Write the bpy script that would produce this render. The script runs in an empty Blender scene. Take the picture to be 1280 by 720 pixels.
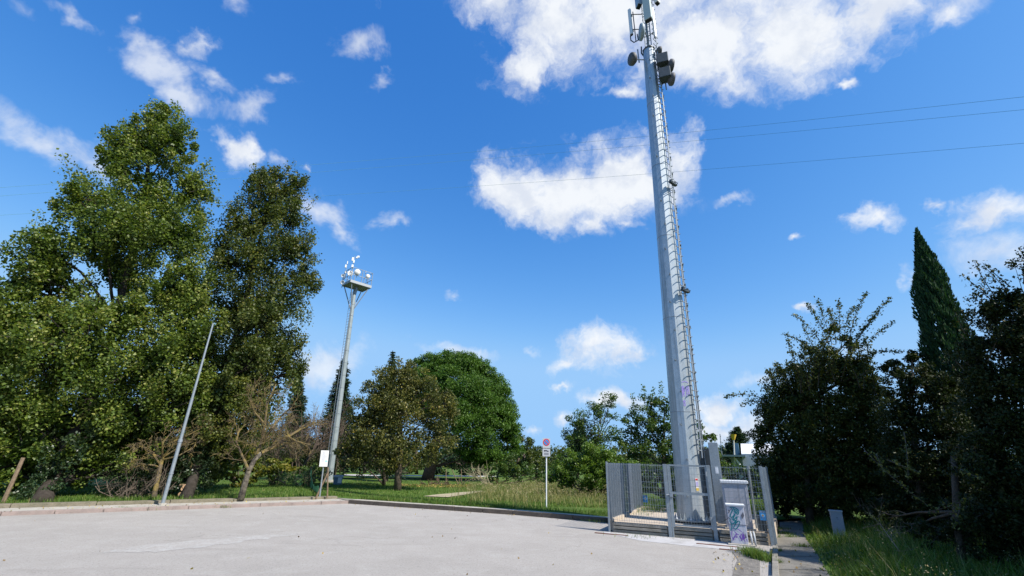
import bpy, math, random
import numpy as np
from mathutils import Vector
R_ = math.radians
random.seed(7)
RNG = np.random.default_rng(11)
SC = bpy.context.scene
COL = SC.collection

# ------------------------------------------------------------------ camera
F = 557.0
EYE = np.array([0., 0., 1.7])
_up = np.array([682. - 640., 360. + 1083., F]); _up /= np.linalg.norm(_up)
_y = np.array([0., 0., 1.]) - _up * _up[2]; _y /= np.linalg.norm(_y)
_x = np.cross(_y, _up)
if _x[0] < 0: _x = -_x
RW = np.array([_x, _y, _up])                 # camera (right, up, forward) -> world
cam = bpy.data.cameras.new('camera'); camo = bpy.data.objects.new('camera', cam); COL.objects.link(camo)
cam.sensor_width = 36; cam.lens = 36 * F / 1280; cam.clip_end = 4000; cam.clip_start = .05
from mathutils import Matrix
r_, u_, f_ = RW[:, 0], RW[:, 1], RW[:, 2]
camo.matrix_world = Matrix(((r_[0], u_[0], -f_[0], EYE[0]), (r_[1], u_[1], -f_[1], EYE[1]), (r_[2], u_[2], -f_[2], EYE[2]), (0, 0, 0, 1)))
SC.camera = camo

def ray(x, y): return RW @ np.array([x - 640., 360. - y, F])
def g(x, y, z=0.):
    d = ray(x, y); return EYE + d * ((z - EYE[2]) / d[2])
def D(x, y, r):
    d = ray(x, y); return EYE + d * (r / math.hypot(d[0], d[1]))
def depth(p): return float((np.array(p) - EYE) @ f_)

# ------------------------------------------------------------------ light and sky
SUN_AZ, SUN_EL = R_(124), R_(47)
SUN = Vector((math.sin(SUN_AZ) * math.cos(SUN_EL), math.cos(SUN_AZ) * math.cos(SUN_EL), math.sin(SUN_EL)))
sl = bpy.data.lights.new('sun', 'SUN'); sl.energy = 5.0; sl.angle = R_(.53); sl.color = (1, .95, .87)
so = bpy.data.objects.new('sun', sl); COL.objects.link(so); so.rotation_euler = SUN.to_track_quat('Z', 'Y').to_euler()
so.location = (0, 0, 60)
SC.view_settings.view_transform = 'Standard'; SC.view_settings.look = 'None'
SC.view_settings.gamma = 1; SC.view_settings.exposure = .6; SC.view_settings.use_curve_mapping = False
SC.cycles.max_bounces = 6; SC.cycles.transparent_max_bounces = 6

W = bpy.data.worlds.new('World'); SC.world = W; W.use_nodes = True
nt = W.node_tree; nt.nodes.clear()
def N(tree, typ, **k):
    n = tree.nodes.new(typ)
    for a, b in k.items(): setattr(n, a, b)
    return n
def L(tree, a, b): tree.links.new(a, b)
def mth(tree, op, a, b=None, c=None, clamp=False):
    n = N(tree, 'ShaderNodeMath', operation=op, use_clamp=clamp)
    for i, v in enumerate((a, b, c)):
        if v is None: continue
        if isinstance(v, (int, float)): n.inputs[i].default_value = v
        else: L(tree, v, n.inputs[i])
    return n.outputs[0]
sky = N(nt, 'ShaderNodeTexSky', sky_type='NISHITA', sun_disc=False, sun_elevation=SUN_EL, sun_rotation=SUN_AZ,
        altitude=100, air_density=1.0, dust_density=.25, ozone_density=2.6)
tc = N(nt, 'ShaderNodeTexCoord')
def noise(tree, vec, scale, detail=6, rough=.6, dist=0., lac=2.):
    n = N(tree, 'ShaderNodeTexNoise'); n.inputs['Scale'].default_value = scale; n.inputs['Detail'].default_value = detail
    n.inputs['Roughness'].default_value = rough; n.inputs['Distortion'].default_value = dist; n.inputs['Lacunarity'].default_value = lac
    if vec is not None: L(tree, vec, n.inputs['Vector'])
    return n
dirv = tc.outputs['Generated']
wn = noise(nt, dirv, 5.5, 5, .6)
wv = N(nt, 'ShaderNodeVectorMath', operation='MULTIPLY_ADD'); L(nt, wn.outputs['Color'], wv.inputs[0])
wv.inputs[1].default_value = (.13,) * 3
sub = N(nt, 'ShaderNodeVectorMath', operation='SUBTRACT'); L(nt, dirv, sub.inputs[0]); sub.inputs[1].default_value = (.065,) * 3
L(nt, sub.outputs[0], wv.inputs[2])
wn2 = noise(nt, dirv, 22, 4, .6)
wv2 = N(nt, 'ShaderNodeVectorMath', operation='MULTIPLY_ADD'); L(nt, wn2.outputs['Color'], wv2.inputs[0]); wv2.inputs[1].default_value = (.04,) * 3
sub2 = N(nt, 'ShaderNodeVectorMath', operation='SUBTRACT'); L(nt, wv.outputs[0], sub2.inputs[0]); sub2.inputs[1].default_value = (.02,) * 3; L(nt, sub2.outputs[0], wv2.inputs[2])
warp = wv2.outputs[0]
def blob(x, y, rx, ry, ang=0., s=1.):
    """an elliptical patch of cloud in a fixed direction of the sky"""
    c = ray(x, y); k = np.linalg.norm(c); c = c / k
    a = R_(ang); e1 = ray(x + math.cos(a), y - math.sin(a)); e1 = e1 / np.linalg.norm(e1) - c; l1 = np.linalg.norm(e1); e1 /= l1
    e2 = np.cross(c, e1); e2 /= np.linalg.norm(e2)
    l2 = 1 / k
    M3 = Matrix((tuple(e1), tuple(e2), tuple(c))).transposed()
    m = N(nt, 'ShaderNodeMapping', vector_type='TEXTURE'); L(nt, warp, m.inputs['Vector'])
    m.inputs['Location'].default_value = c; m.inputs['Rotation'].default_value = M3.to_euler()
    m.inputs['Scale'].default_value = (rx * l1, ry * l2, .6)
    ln = N(nt, 'ShaderNodeVectorMath', operation='LENGTH'); L(nt, m.outputs[0], ln.inputs[0])
    v = mth(nt, 'SUBTRACT', 1.42, ln.outputs['Value'])
    v = mth(nt, 'MULTIPLY', v, s)
    return v
def union(lst):
    v = lst[0]
    for w in lst[1:]:
        sm = mth(nt, 'SMOOTH_MAX', v, w, .25); v = sm
    return v
SOLID = [(690, 25, 95, 75, -15, 1), (655, 85, 40, 35, 0, 1), (780, 20, 110, 60, 0, 1.1), (890, 55, 110, 68, 0, 1.2), (990, 40, 110, 62, 8, 1.2), (880, -40, 300, 60, 0, 1.2),
         (1095, 15, 70, 48, 15, 1), (1195, 15, 52, 22, 25, .85), (1060, 98, 16, 8, 20, .8), (785, 121, 26, 10, 0, .8), (610, -5, 60, 30, 0, .7),
         (655, 232, 56, 42, 0, 1.2), (715, 242, 66, 48, 0, 1.25), (780, 228, 80, 50, 10, 1.25), (840, 200, 34, 36, 0, .9), (735, 282, 30, 18, -20, .9), (786, 284, 22, 11, 0, .75),
         (748, 434, 54, 27, 8, 1.0), (705, 452, 28, 12, 20, .8), (707, 484, 22, 7, 0, .7), (765, 500, 42, 15, 0, .95), (712, 520, 18, 11, 0, .8),
         (905, 505, 40, 24, 0, 1.0), (895, 535, 45, 22, 0, 1.0), (935, 530, 30, 26, 0, .9), (1094, 279, 36, 15, 4, .95), (989, 303, 12, 6, 0, .7), (1010, 381, 22, 8, 0, .75),
         (1174, 262, 12, 6, 0, .7), (1240, 272, 62, 24, 15, .85), (300, 185, 33, 26, -30, .95), (250, 61, 28, 14, 8, .8), (670, 535, 14, 8, 0, .7), (380, 204, 8, 8, 0, .7)]
SOFT = [(95, 20, 50, 12, -35, .8), (180, 50, 60, 12, -42, .8), (270, 100, 40, 12, -35, .75), (120, 215, 60, 14, -20, .7), (345, 200, 30, 12, -30, .75), (420, 285, 30, 14, -30, .8), (470, 100, 30, 10, 10, .6), (205, 85, 62, 26, -38, 1.00), (235, 120, 40, 18, -30, 1.00), (318, 132, 42, 18, 10, 1.00), (440, 45, 44, 22, 12, 0.88), (155, 12, 26, 14, -20, 0.83), (60, 185, 110, 26, -22, 0.98), (20, 175, 60, 20, -30, 0.83),
        (395, 268, 50, 26, -35, 0.98), (370, 240, 30, 20, 0, 0.73), (300, 10, 26, 18, -40, 0.73), (405, 455, 70, 26, 5, 1.00), (560, 436, 55, 10, -6, 0.83), (650, 432, 20, 8, 0, 0.73), (572, 371, 14, 6, 0, 0.68),
        (915, 243, 30, 8, 10, 0.73), (1250, 320, 90, 40, 0, 0.83), (1140, 342, 14, 16, 0, 0.73), (490, 270, 24, 8, 20, 0.58), (800, 245, 90, 40, 0, 0.73), (960, 480, 60, 14, 0, 0.73), (1060, 440, 60, 14, -4, 0.53), (120, 30, 40, 10, -30, 0.53), (1215, 5, 60, 30, 20, 0.83), (25, 15, 40, 16, -20, 0.53), (350, 95, 26, 10, 20, 0.58)]
fn = noise(nt, warp, 12, 10, .62)
fn2 = noise(nt, dirv, 7.5, 8, .66, .6)
fb = mth(nt, 'SUBTRACT', fn.outputs['Fac'], .5)
d1 = mth(nt, 'MULTIPLY_ADD', fb, 2.3, mth(nt, 'SUBTRACT', union([blob(*b) for b in SOLID]), .36))
c1 = N(nt, 'ShaderNodeMapRange', interpolation_type='SMOOTHSTEP'); L(nt, d1, c1.inputs['Value']); c1.inputs['From Min'].default_value = -.15; c1.inputs['From Max'].default_value = .98
d2 = mth(nt, 'MULTIPLY_ADD', mth(nt, 'SUBTRACT', fn2.outputs['Fac'], .5), 2.3, mth(nt, 'SUBTRACT', union([blob(*b) for b in SOFT]), .42))
c2 = N(nt, 'ShaderNodeMapRange', interpolation_type='SMOOTHSTEP'); L(nt, d2, c2.inputs['Value']); c2.inputs['From Min'].default_value = -.1; c2.inputs['From Max'].default_value = 1.0
c2.inputs['To Max'].default_value = .7
cov = mth(nt, 'MAXIMUM', mth(nt, 'MULTIPLY', c1.outputs[0], .97), c2.outputs[0])
# cloud body: thick parts a little greyer underneath
sh = N(nt, 'ShaderNodeVectorMath', operation='ADD'); L(nt, dirv, sh.inputs[0]); sh.inputs[1].default_value = tuple(SUN * .035)
nA = noise(nt, dirv, 10, 6, .6); nB = noise(nt, sh.outputs[0], 10, 6, .6)
rel = mth(nt, 'SUBTRACT', nA.outputs['Fac'], nB.outputs['Fac'])          # lit side minus lee side of each billow
th = N(nt, 'ShaderNodeMapRange', interpolation_type='SMOOTHSTEP'); L(nt, mth(nt, 'MULTIPLY_ADD', d1, -.10, rel), th.inputs['Value'])
th.inputs['From Min'].default_value = .10; th.inputs['From Max'].default_value = -.22
cc = N(nt, 'ShaderNodeMix', data_type='RGBA'); L(nt, th.outputs[0], cc.inputs['Factor'])
cc.inputs['A'].default_value = (6.15, 6.35, 6.6, 1); cc.inputs['B'].default_value = (6.15, 6.35, 6.6, 1)
cg = N(nt, 'ShaderNodeMapRange', interpolation_type='SMOOTHSTEP'); L(nt, rel, cg.inputs['Value']); cg.inputs['From Min'].default_value = -.16; cg.inputs['From Max'].default_value = .10
cc.inputs['A'].default_value = (5.0, 5.35, 6.0, 1); L(nt, cg.outputs[0], cc.inputs['Factor'])
# colour response of the photograph: deeper blue overhead, cyan-white at the horizon
sp = N(nt, 'ShaderNodeSeparateColor'); L(nt, sky.outputs[0], sp.inputs[0]); cb = N(nt, 'ShaderNodeCombineColor')
for i_, (k_, g_) in enumerate(((3.7, 1.8), (1.52, 1.04), (1.36, .60))):
    v_ = mth(nt, 'MULTIPLY', mth(nt, 'POWER', mth(nt, 'MULTIPLY', sp.outputs[i_], .119), g_), k_)
    if i_ < 2: v_ = mth(nt, 'SMOOTH_MIN', v_, (.33, .60)[i_], (.12, .15)[i_])
    else: v_ = mth(nt, 'SMOOTH_MIN', v_, .97, .15)
    L(nt, mth(nt, 'MULTIPLY', v_, 1 / .1516), cb.inputs[i_])
mx = N(nt, 'ShaderNodeMix', data_type='RGBA'); L(nt, cov, mx.inputs['Factor']); L(nt, cb.outputs[0], mx.inputs['A']); L(nt, cc.outputs['Result'], mx.inputs['B'])
bg = N(nt, 'ShaderNodeBackground'); L(nt, mx.outputs['Result'], bg.inputs['Color']); bg.inputs['Strength'].default_value = .1
wo = N(nt, 'ShaderNodeOutputWorld'); L(nt, bg.outputs[0], wo.inputs['Surface'])
W.cycles.sampling_method = 'MANUAL'; W.cycles.sample_map_resolution = 512

# ------------------------------------------------------------------ materials
MATS = {}
def mat(name, base, rough=.8, metal=0., var=None, vscale=5., vamt=.5, bump=0., bscale=40., spec=.3, fine=None, fscale=200., famt=.4, detail=6, streak=0.):
    """plain surface: base colour, blotches of a second colour, fine grain, bump"""
    if name in MATS: return MATS[name]
    m = bpy.data.materials.new(name); m.use_nodes = True; t = m.node_tree
    b = t.nodes['Principled BSDF']; b.inputs['Roughness'].default_value = rough; b.inputs['Metallic'].default_value = metal
    b.inputs['Specular IOR Level'].default_value = spec
    geo = N(t, 'ShaderNodeNewGeometry'); P = geo.outputs['Position']
    c = N(t, 'ShaderNodeRGB'); c.outputs[0].default_value = (*base, 1); out = c.outputs[0]
    def mix(out, col, sc, amt, lo, hi):
        n = noise(t, P, sc, detail, .65)
        mr = N(t, 'ShaderNodeMapRange'); L(t, n.outputs['Fac'], mr.inputs['Value']); mr.inputs['From Min'].default_value = lo; mr.inputs['From Max'].default_value = hi; mr.inputs['To Max'].default_value = amt
        x = N(t, 'ShaderNodeMix', data_type='RGBA'); L(t, mr.outputs[0], x.inputs['Factor']); L(t, out, x.inputs['A']); x.inputs['B'].default_value = (*col, 1)
        return x.outputs['Result']
    if var: out = mix(out, var, vscale, vamt, .4, .65)
    if fine: out = mix(out, fine, fscale, famt, .45, .65)
    if streak:                                                      # rain streaks running down the surface
        mp = N(t, 'ShaderNodeMapping'); L(t, P, mp.inputs['Vector']); mp.inputs['Scale'].default_value = (14, 14, .35)
        n_ = noise(t, mp.outputs[0], 1.0, 5, .6); mr_ = N(t, 'ShaderNodeMapRange'); L(t, n_.outputs['Fac'], mr_.inputs['Value']); mr_.inputs['From Min'].default_value = .5; mr_.inputs['From Max'].default_value = .72; mr_.inputs['To Max'].default_value = streak
        x_ = N(t, 'ShaderNodeMix', data_type='RGBA'); L(t, mr_.outputs[0], x_.inputs['Factor']); L(t, out, x_.inputs['A']); x_.inputs['B'].default_value = (.15, .145, .13, 1); out = x_.outputs['Result']
    L(t, out, b.inputs['Base Color'])
    if bump:
        bp = N(t, 'ShaderNodeBump'); bp.inputs['Strength'].default_value = bump; bp.inputs['Distance'].default_value = .02
        L(t, noise(t, P, bscale, 5, .6).outputs['Fac'], bp.inputs['Height']); L(t, bp.outputs[0], b.inputs['Normal'])
    MATS[name] = m; return m
def leafmat(name, cols, trans=.3, rough=.5, spec=.25):
    """leaf colours picked per leaf by the 'rnd' attribute"""
    m = bpy.data.materials.new(name); m.use_nodes = True; t = m.node_tree
    b = t.nodes['Principled BSDF']; b.inputs['Roughness'].default_value = rough; b.inputs['Specular IOR Level'].default_value = spec
    at = N(t, 'ShaderNodeAttribute', attribute_name='rnd'); cr = N(t, 'ShaderNodeValToRGB'); L(t, at.outputs['Fac'], cr.inputs[0])
    e = cr.color_ramp.elements
    while len(e) < len(cols): e.new(.5)
    for i, (p, c) in enumerate(cols): e[i].position = p; e[i].color = (*c, 1)
    L(t, cr.outputs[0], b.inputs['Base Color'])
    tr = N(t, 'ShaderNodeBsdfTranslucent'); 
    br = N(t, 'ShaderNodeMix', data_type='RGBA', blend_type='MULTIPLY'); br.inputs['Factor'].default_value = 1; L(t, cr.outputs[0], br.inputs['A']); br.inputs['B'].default_value = (1.5, 1.6, .6, 1)
    L(t, br.outputs['Result'], tr.inputs['Color'])
    ms = N(t, 'ShaderNodeMixShader'); ms.inputs[0].default_value = trans
    L(t, b.outputs[0], ms.inputs[1]); L(t, tr.outputs[0], ms.inputs[2])
    L(t, ms.outputs[0], t.nodes['Material Output'].inputs['Surface'])
    MATS[name] = m; return m
G_ = lambda *a: a
GALV = mat('galvanised', (.27, .305, .325), .5, .4, (.19, .22, .24), 9, .8, .12, 60, .4, (.38, .41, .43), 60, .5)
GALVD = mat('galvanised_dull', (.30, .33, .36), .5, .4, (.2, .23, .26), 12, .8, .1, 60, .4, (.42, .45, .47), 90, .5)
CONC = mat('concrete', (.40, .37, .32), .9, 0, (.26, .24, .20), 3, .8, .5, 50, .2, (.5, .47, .42), 120, .5)
CONCD = mat('concrete_old', (.24, .225, .195), .92, 0, (.13, .125, .10), 4, .85, .6, 40, .2, (.34, .31, .27), 90, .5)
KERBP = mat('kerb_pink', (.29, .225, .20), .9, 0, (.17, .14, .125), 3, .8, .5, 40, .2, (.36, .30, .27), 90, .5)
WOODG = mat('weathered_wood', (.22, .16, .105), .9, 0, (.12, .085, .055), 14, .8, .5, 60, .2)
BARK = mat('bark', (.10, .078, .058), .95, 0, (.045, .036, .028), 9, .9, 1., 30, .1, (.17, .14, .11), 40, .5)
BARKR = mat('pine_bark', (.20, .11, .075), .95, 0, (.08, .05, .038), 7, .9, 1., 20, .1)
BARKP = mat('pale_bark', (.28, .25, .20), .9, 0, (.12, .10, .08), 6, .9, .8, 30, .1)
LICH = mat('lichen_bark', (.10, .08, .06), .95, 0, (.26, .19, .05), 5, .9, .8, 30, .1, (.09, .07, .05), 30, .7)
PAINTW = mat('grey_paint', (.50, .50, .55), .55, 0, (.40, .40, .46), 5, .6, .05, 60, .35, (.58, .58, .62), 40, .4, streak=.45)
PAINTG = mat('cabinet_grey', (.42, .43, .48), .5, 0, (.34, .35, .40), 4, .6, .05, 60, .35, streak=.4)
WHITE = mat('white_paint', (.72, .73, .74), .45, 0, (.6, .61, .62), 8, .5, .05, 60, .4)
DARKM = mat('dark_metal', (.045, .06, .07), .55, .3, (.08, .09, .1), 8, .7, .05, 60, .4)
BLACK = mat('black_rubber', (.02, .02, .022), .6)
YEL = mat('yellow_box', (.52, .42, .20), .7, 0, (.38, .31, .17), 8, .6, .05)
PVC = mat('pvc_grey', (.36, .38, .40), .5, 0, (.28, .3, .32), 10, .5)
BLUE = mat('sign_blue', (.05, .24, .55), .45); RED = mat('sign_red', (.60, .04, .04), .45); ORG = mat('emblem_ochre', (.55, .28, .06), .5)
CYA = mat('sign_cyan', (.15, .55, .75), .5); DKB = mat('ink_dark', (.05, .05, .07), .6)
TEAL = mat('spray_teal', (.01, .16, .20), .5); PURP = mat('spray_purple', (.16, .07, .36), .5); PURL = mat('spray_violet', (.30, .24, .58), .5)
WIRE = mat('wire_green', (.14, .32, .36), .6)
RUST = mat('rusty_steel', (.17, .07, .045), .85, 0, (.09, .045, .03), 20, .8, .4, 80)

# ------------------------------------------------------------------ mesh helpers
ORG_ = {}
def tag(o, label=None, cat=None, group=None, kind=None):
    for k, v in (('label', label), ('category', cat), ('group', group), ('kind', kind)):
        if v: o[k] = v
    return o
def thing(name, label, cat, loc, group=None, kind=None):
    o = bpy.data.objects.new(name, None); o.empty_display_size = .2; COL.objects.link(o)
    o.location = [float(v) for v in loc]; ORG_[o.name] = np.array([float(v) for v in loc])
    return tag(o, label, cat, group, kind)
def origin(o):
    return ORG_.get(o.name, np.zeros(3)) if o is not None else np.zeros(3)
def link(name, verts, faces, m, parent=None, rnd=None, smooth=False, base=None):
    verts = np.asarray(verts, dtype=np.float64).reshape(-1, 3)
    me = bpy.data.meshes.new(name)
    org = origin(parent) if parent is not None else (np.array(base, float) if base is not None else np.zeros(3))
    v = (verts - org).astype(np.float32)
    if isinstance(faces, np.ndarray):
        k = faces.shape[1]; nf = faces.shape[0]
        me.vertices.add(len(v)); me.vertices.foreach_set('co', v.ravel())
        me.loops.add(nf * k); me.loops.foreach_set('vertex_index', faces.astype(np.int32).ravel())
        me.polygons.add(nf); me.polygons.foreach_set('loop_start', np.arange(0, nf * k, k, dtype=np.int32))
        me.update(calc_edges=True)
    else:
        me.from_pydata(v.tolist(), [], [tuple(int(i) for i in f) for f in faces])
    if rnd is not None:
        a = me.attributes.new('rnd', 'FLOAT', 'POINT'); a.data.foreach_set('value', np.asarray(rnd, dtype=np.float32))
    if smooth: me.polygons.foreach_set('use_smooth', np.ones(len(me.polygons), dtype=bool))
    me.validate(); me.materials.append(m)
    o = bpy.data.objects.new(name, me); COL.objects.link(o)
    if parent is not None:
        o.parent = parent; ORG_[o.name] = origin(parent)
    elif base is not None:
        o.location = [float(x) for x in base]; ORG_[o.name] = np.array(base, float)
    return o
class MB:
    """collects shapes into one mesh"""
    def __init__(s): s.v = []; s.f = []
    def add(s, v, f):
        k = len(s.v); s.v += [tuple(map(float, p)) for p in v]; s.f += [tuple(i + k for i in q) for q in f]; return s
    def box(s, c, ax, ay, az, dx, dy, dz):
        """box centred at c, half sizes along the three axes"""
        c = np.array(c, float); ax, ay, az = (np.array(a, float) for a in (ax, ay, az)); v = []
        for k in (-1, 1):
            for i, j in ((-1, -1), (1, -1), (1, 1), (-1, 1)): v.append(c + ax * dx * i + ay * dy * j + az * dz * k)
        return s.add(v, [(3, 2, 1, 0), (4, 5, 6, 7), (0, 1, 5, 4), (1, 2, 6, 5), (2, 3, 7, 6), (3, 0, 4, 7)])
    def tube(s, pts, rad, n=8, cap=True, phase=0.):
        pts = [np.array(p, float) for p in pts]; m = len(pts)
        if not hasattr(rad, '__len__'): rad = [rad] * m
        T = [pts[min(i + 1, m - 1)] - pts[max(i - 1, 0)] for i in range(m)]
        t0 = T[0] / (np.linalg.norm(T[0]) + 1e-9); a = np.array([1., 0, 0]) if abs(t0[0]) < .7 else np.array([0, 1., 0])
        u = a - t0 * (a @ t0); u /= np.linalg.norm(u); V = []
        for i in range(m):
            t = T[i] / (np.linalg.norm(T[i]) + 1e-9); u = u - t * (u @ t); u /= (np.linalg.norm(u) + 1e-9); w = np.cross(t, u)
            for k in range(n):
                th_ = 2 * math.pi * k / n + phase; V.append(pts[i] + (u * math.cos(th_) + w * math.sin(th_)) * rad[i])
        Fc = []
        for i in range(m - 1):
            for k in range(n): Fc.append((i * n + k, i * n + (k + 1) % n, (i + 1) * n + (k + 1) % n, (i + 1) * n + k))
        if cap: Fc.append(tuple(range(n - 1, -1, -1))); Fc.append(tuple((m - 1) * n + k for k in range(n)))
        return s.add(V, Fc)
    def prism(s, poly, z0, z1):
        """poly: plan points anticlockwise"""
        n = len(poly); v = [(p[0], p[1], z0) for p in poly] + [(p[0], p[1], z1) for p in poly]
        f = [tuple(range(n - 1, -1, -1)), tuple(range(n, 2 * n))] + [(i, (i + 1) % n, n + (i + 1) % n, n + i) for i in range(n)]
        return s.add(v, f)
    def build(s, name, m, parent=None, smooth=False, base=None, bevel=0.):
        o = link(name, s.v, s.f, m, parent, smooth=smooth, base=base)
        if bevel:
            b = o.modifiers.new('bevel', 'BEVEL'); b.width = bevel; b.segments = 2; b.limit_method = 'ANGLE'
        return o
Z = np.array([0, 0, 1.])
def nrm(v): v = np.array(v, float); return v / np.linalg.norm(v)

def rect(u, s0, s1, off, A):   # helper for plan rectangles
    pass
def sheet(name, pts, z, m, kind='structure'):
    """flat surface from plan points, subdivided not needed"""
    o = link(name, [(p[0], p[1], z) for p in pts], [tuple(range(len(pts)))], m); tag(o, kind=kind); return o

# ------------------------------------------------------------------ ground surfaces
def groundmat(name, layers, bump=.4, bscale=60, rough=.95):
    """layers: [base, (colour, scale, lo, hi, amount, stretch)...]"""
    m = bpy.data.materials.new(name); m.use_nodes = True; t = m.node_tree; b = t.nodes['Principled BSDF']
    b.inputs['Roughness'].default_value = rough; b.inputs['Specular IOR Level'].default_value = .15
    P = N(t, 'ShaderNodeNewGeometry').outputs['Position']
    c = N(t, 'ShaderNodeRGB'); c.outputs[0].default_value = (*layers[0], 1); out = c.outputs[0]
    for col, sc, lo, hi, amt, st in layers[1:]:
        mp = N(t, 'ShaderNodeMapping'); L(t, P, mp.inputs['Vector']); mp.inputs['Scale'].default_value = st
        n = noise(t, mp.outputs[0], sc, 7, .65, .3)
        mr = N(t, 'ShaderNodeMapRange'); L(t, n.outputs['Fac'], mr.inputs['Value']); mr.inputs['From Min'].default_value = lo; mr.inputs['From Max'].default_value = hi; mr.inputs['To Max'].default_value = amt
        x = N(t, 'ShaderNodeMix', data_type='RGBA'); L(t, mr.outputs[0], x.inputs['Factor']); L(t, out, x.inputs['A']); x.inputs['B'].default_value = (*col, 1); out = x.outputs['Result']
    L(t, out, b.inputs['Base Color'])
    bp = N(t, 'ShaderNodeBump'); bp.inputs['Strength'].default_value = bump; bp.inputs['Distance'].default_value = .015
    L(t, noise(t, P, bscale, 6, .7).outputs['Fac'], bp.inputs['Height']); L(t, bp.outputs[0], b.inputs['Normal'])
    MATS[name] = m; return m, t, b, out, P
one = (1, 1, 1)
ASPH, t, b, out, P = groundmat('asphalt_worn', [(.352, .326, .297), ((.29, .268, .243), .45, .42, .7, .7, one), ((.40, .375, .345), 1.6, .48, .7, .6, one),
    ((.20, .187, .17), 20, .55, .70, .7, one), ((.50, .47, .43), 28, .56, .72, .7, one), ((.16, .15, .14), 40, .58, .66, .9, one), ((.22, .20, .18), .8, .6, .75, .6, (.3, 1.6, 1))], .8, 130)
# hairline cracks
vo = N(t, 'ShaderNodeTexVoronoi', feature='DISTANCE_TO_EDGE'); vo.inputs['Scale'].default_value = .32
wp = N(t, 'ShaderNodeVectorMath', operation='MULTIPLY_ADD'); L(t, noise(t, P, 1.2, 6, .6).outputs['Color'], wp.inputs[0]); wp.inputs[1].default_value = (1.6, 1.6, 0); L(t, P, wp.inputs[2]); L(t, wp.outputs[0], vo.inputs['Vector'])
mr = N(t, 'ShaderNodeMapRange'); L(t, vo.outputs['Distance'], mr.inputs['Value']); mr.inputs['From Min'].default_value = .0; mr.inputs['From Max'].default_value = .006; mr.inputs['To Min'].default_value = .5; mr.inputs['To Max'].default_value = 0
gate = N(t, 'ShaderNodeMapRange'); L(t, noise(t, P, .25, 3, .5).outputs['Fac'], gate.inputs['Value']); gate.inputs['From Min'].default_value = .5; gate.inputs['From Max'].default_value = .6
x = N(t, 'ShaderNodeMix', data_type='RGBA'); L(t, mth(t, 'MULTIPLY', mr.outputs[0], gate.outputs[0]), x.inputs['Factor']); L(t, out, x.inputs['A']); x.inputs['B'].default_value = (.12, .11, .10, 1)
L(t, x.outputs['Result'], b.inputs['Base Color'])
TURF = groundmat('turf', [(.068, .12, .018), ((.11, .165, .03), .5, .4, .65, .7, one), ((.11, .12, .04), 1.4, .52, .7, .6, one), ((.03, .06, .012), 20, .45, .62, .7, one)], 1., 30)[0]
EARTH = groundmat('far_field', [(.06, .075, .03), ((.10, .10, .045), .05, .4, .65, .7, one), ((.035, .05, .02), 1.4, .5, .7, .6, one)], 1., 10)[0]
DRYT = groundmat('dry_ground', [(.16, .14, .06), ((.09, .12, .035), .8, .4, .6, .8, one), ((.22, .19, .10), 6, .5, .7, .6, one)], 1., 20)[0]
PATHM = groundmat('path_paving', [(.20, .185, .16), ((.12, .115, .10), 1.1, .42, .65, .8, one), ((.28, .26, .23), 5, .52, .7, .5, one), ((.09, .085, .075), 60, .55, .7, .6, one)], .8, 90)[0]
DIRT = groundmat('dirt_track', [(.36, .30, .21), ((.20, .19, .10), 1.5, .45, .65, .8, one), ((.42, .36, .27), 8, .5, .7, .6, one)], .8, 40)[0]
CEM = groundmat('cement_strip', [(.42, .41, .41), ((.30, .29, .28), 2.5, .45, .65, .8, one), ((.50, .49, .48), 9, .5, .7, .6, one)], .5, 90)[0]
SLABM = groundmat('slab_concrete', [(.46, .39, .31), ((.34, .28, .22), 2.2, .45, .65, .8, one), ((.53, .47, .39), 9, .5, .7, .6, one), ((.2, .17, .12), 30, .62, .7, .6, one)], .5, 90)[0]

n = 64
sheet('ground', [(700 * math.cos(2 * math.pi * i / n), 700 * math.sin(2 * math.pi * i / n)) for i in range(n)], -.06, EARTH)
# key plan points
LK0, LK1 = g(0, 645), g(435, 629.5)            # foot of the left kerb
dk = nrm(LK1 - LK0); nk = np.array([-dk[1], dk[0], 0])   # nk points away from the lot
if nk @ (LK0) < 0: nk = -nk
LKs = LK0 - dk * 30
RK = [g(435, 629.5), g(500, 634), g(640, 643.5), g(758, 653.5)]
rk_end = RK[-1] + nrm(RK[-1] - RK[-2]) * 1.2
PKL = [g(963, 688), g(964, 700), g(965, 720)]
pk_end = PKL[-1] + nrm(PKL[-1] - PKL[0]) * 9
A = g(762, 665); B = g(966, 682.5)
U = nrm(B - A); V = np.array([-U[1], U[0], 0]);
lot = [LKs, LK0, LK1] + RK[1:] + [rk_end, A + V * 1.5 + U * .5, B + V * .5, g(968, 683), PKL[0], PKL[-1], pk_end, pk_end + np.array([0, -12, 0]), LKs + np.array([0, -25, 0])]
sheet('parking_lot', lot, 0., ASPH)

def ribbon(name, pts, off0, off1, z0, z1, m, jit=0., seg=1.0, parent=None, base=None, kind='structure', gap=0.):
    """a kerb: prism pieces along a polyline, offsets measured to the left of travel"""
    P2 = []
    for a, b_ in zip(pts[:-1], pts[1:]):
        d = b_ - a; l = np.linalg.norm(d[:2]); k = max(1, int(l / seg))
        for i in range(k): P2.append(a + d * i / k)
    P2.append(pts[-1]); mb = MB()
    for i in range(len(P2) - 1):
        a, b_ = P2[i], P2[i + 1]; d = nrm(b_ - a); nn = np.array([-d[1], d[0], 0]); e = d * gap * .5
        j = random.uniform(-jit, jit); jz = random.uniform(-jit, jit)
        q = [a + e + nn * (off0 + j), b_ - e + nn * (off0 + j), b_ - e + nn * (off1 + j), a + e + nn * (off1 + j)]
        mb.prism(q, z0, z1 + jz)
    o = mb.build(name, m, parent, bevel=.008 if gap else 0.)
    if parent is None: tag(o, kind=kind)
    return o
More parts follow.
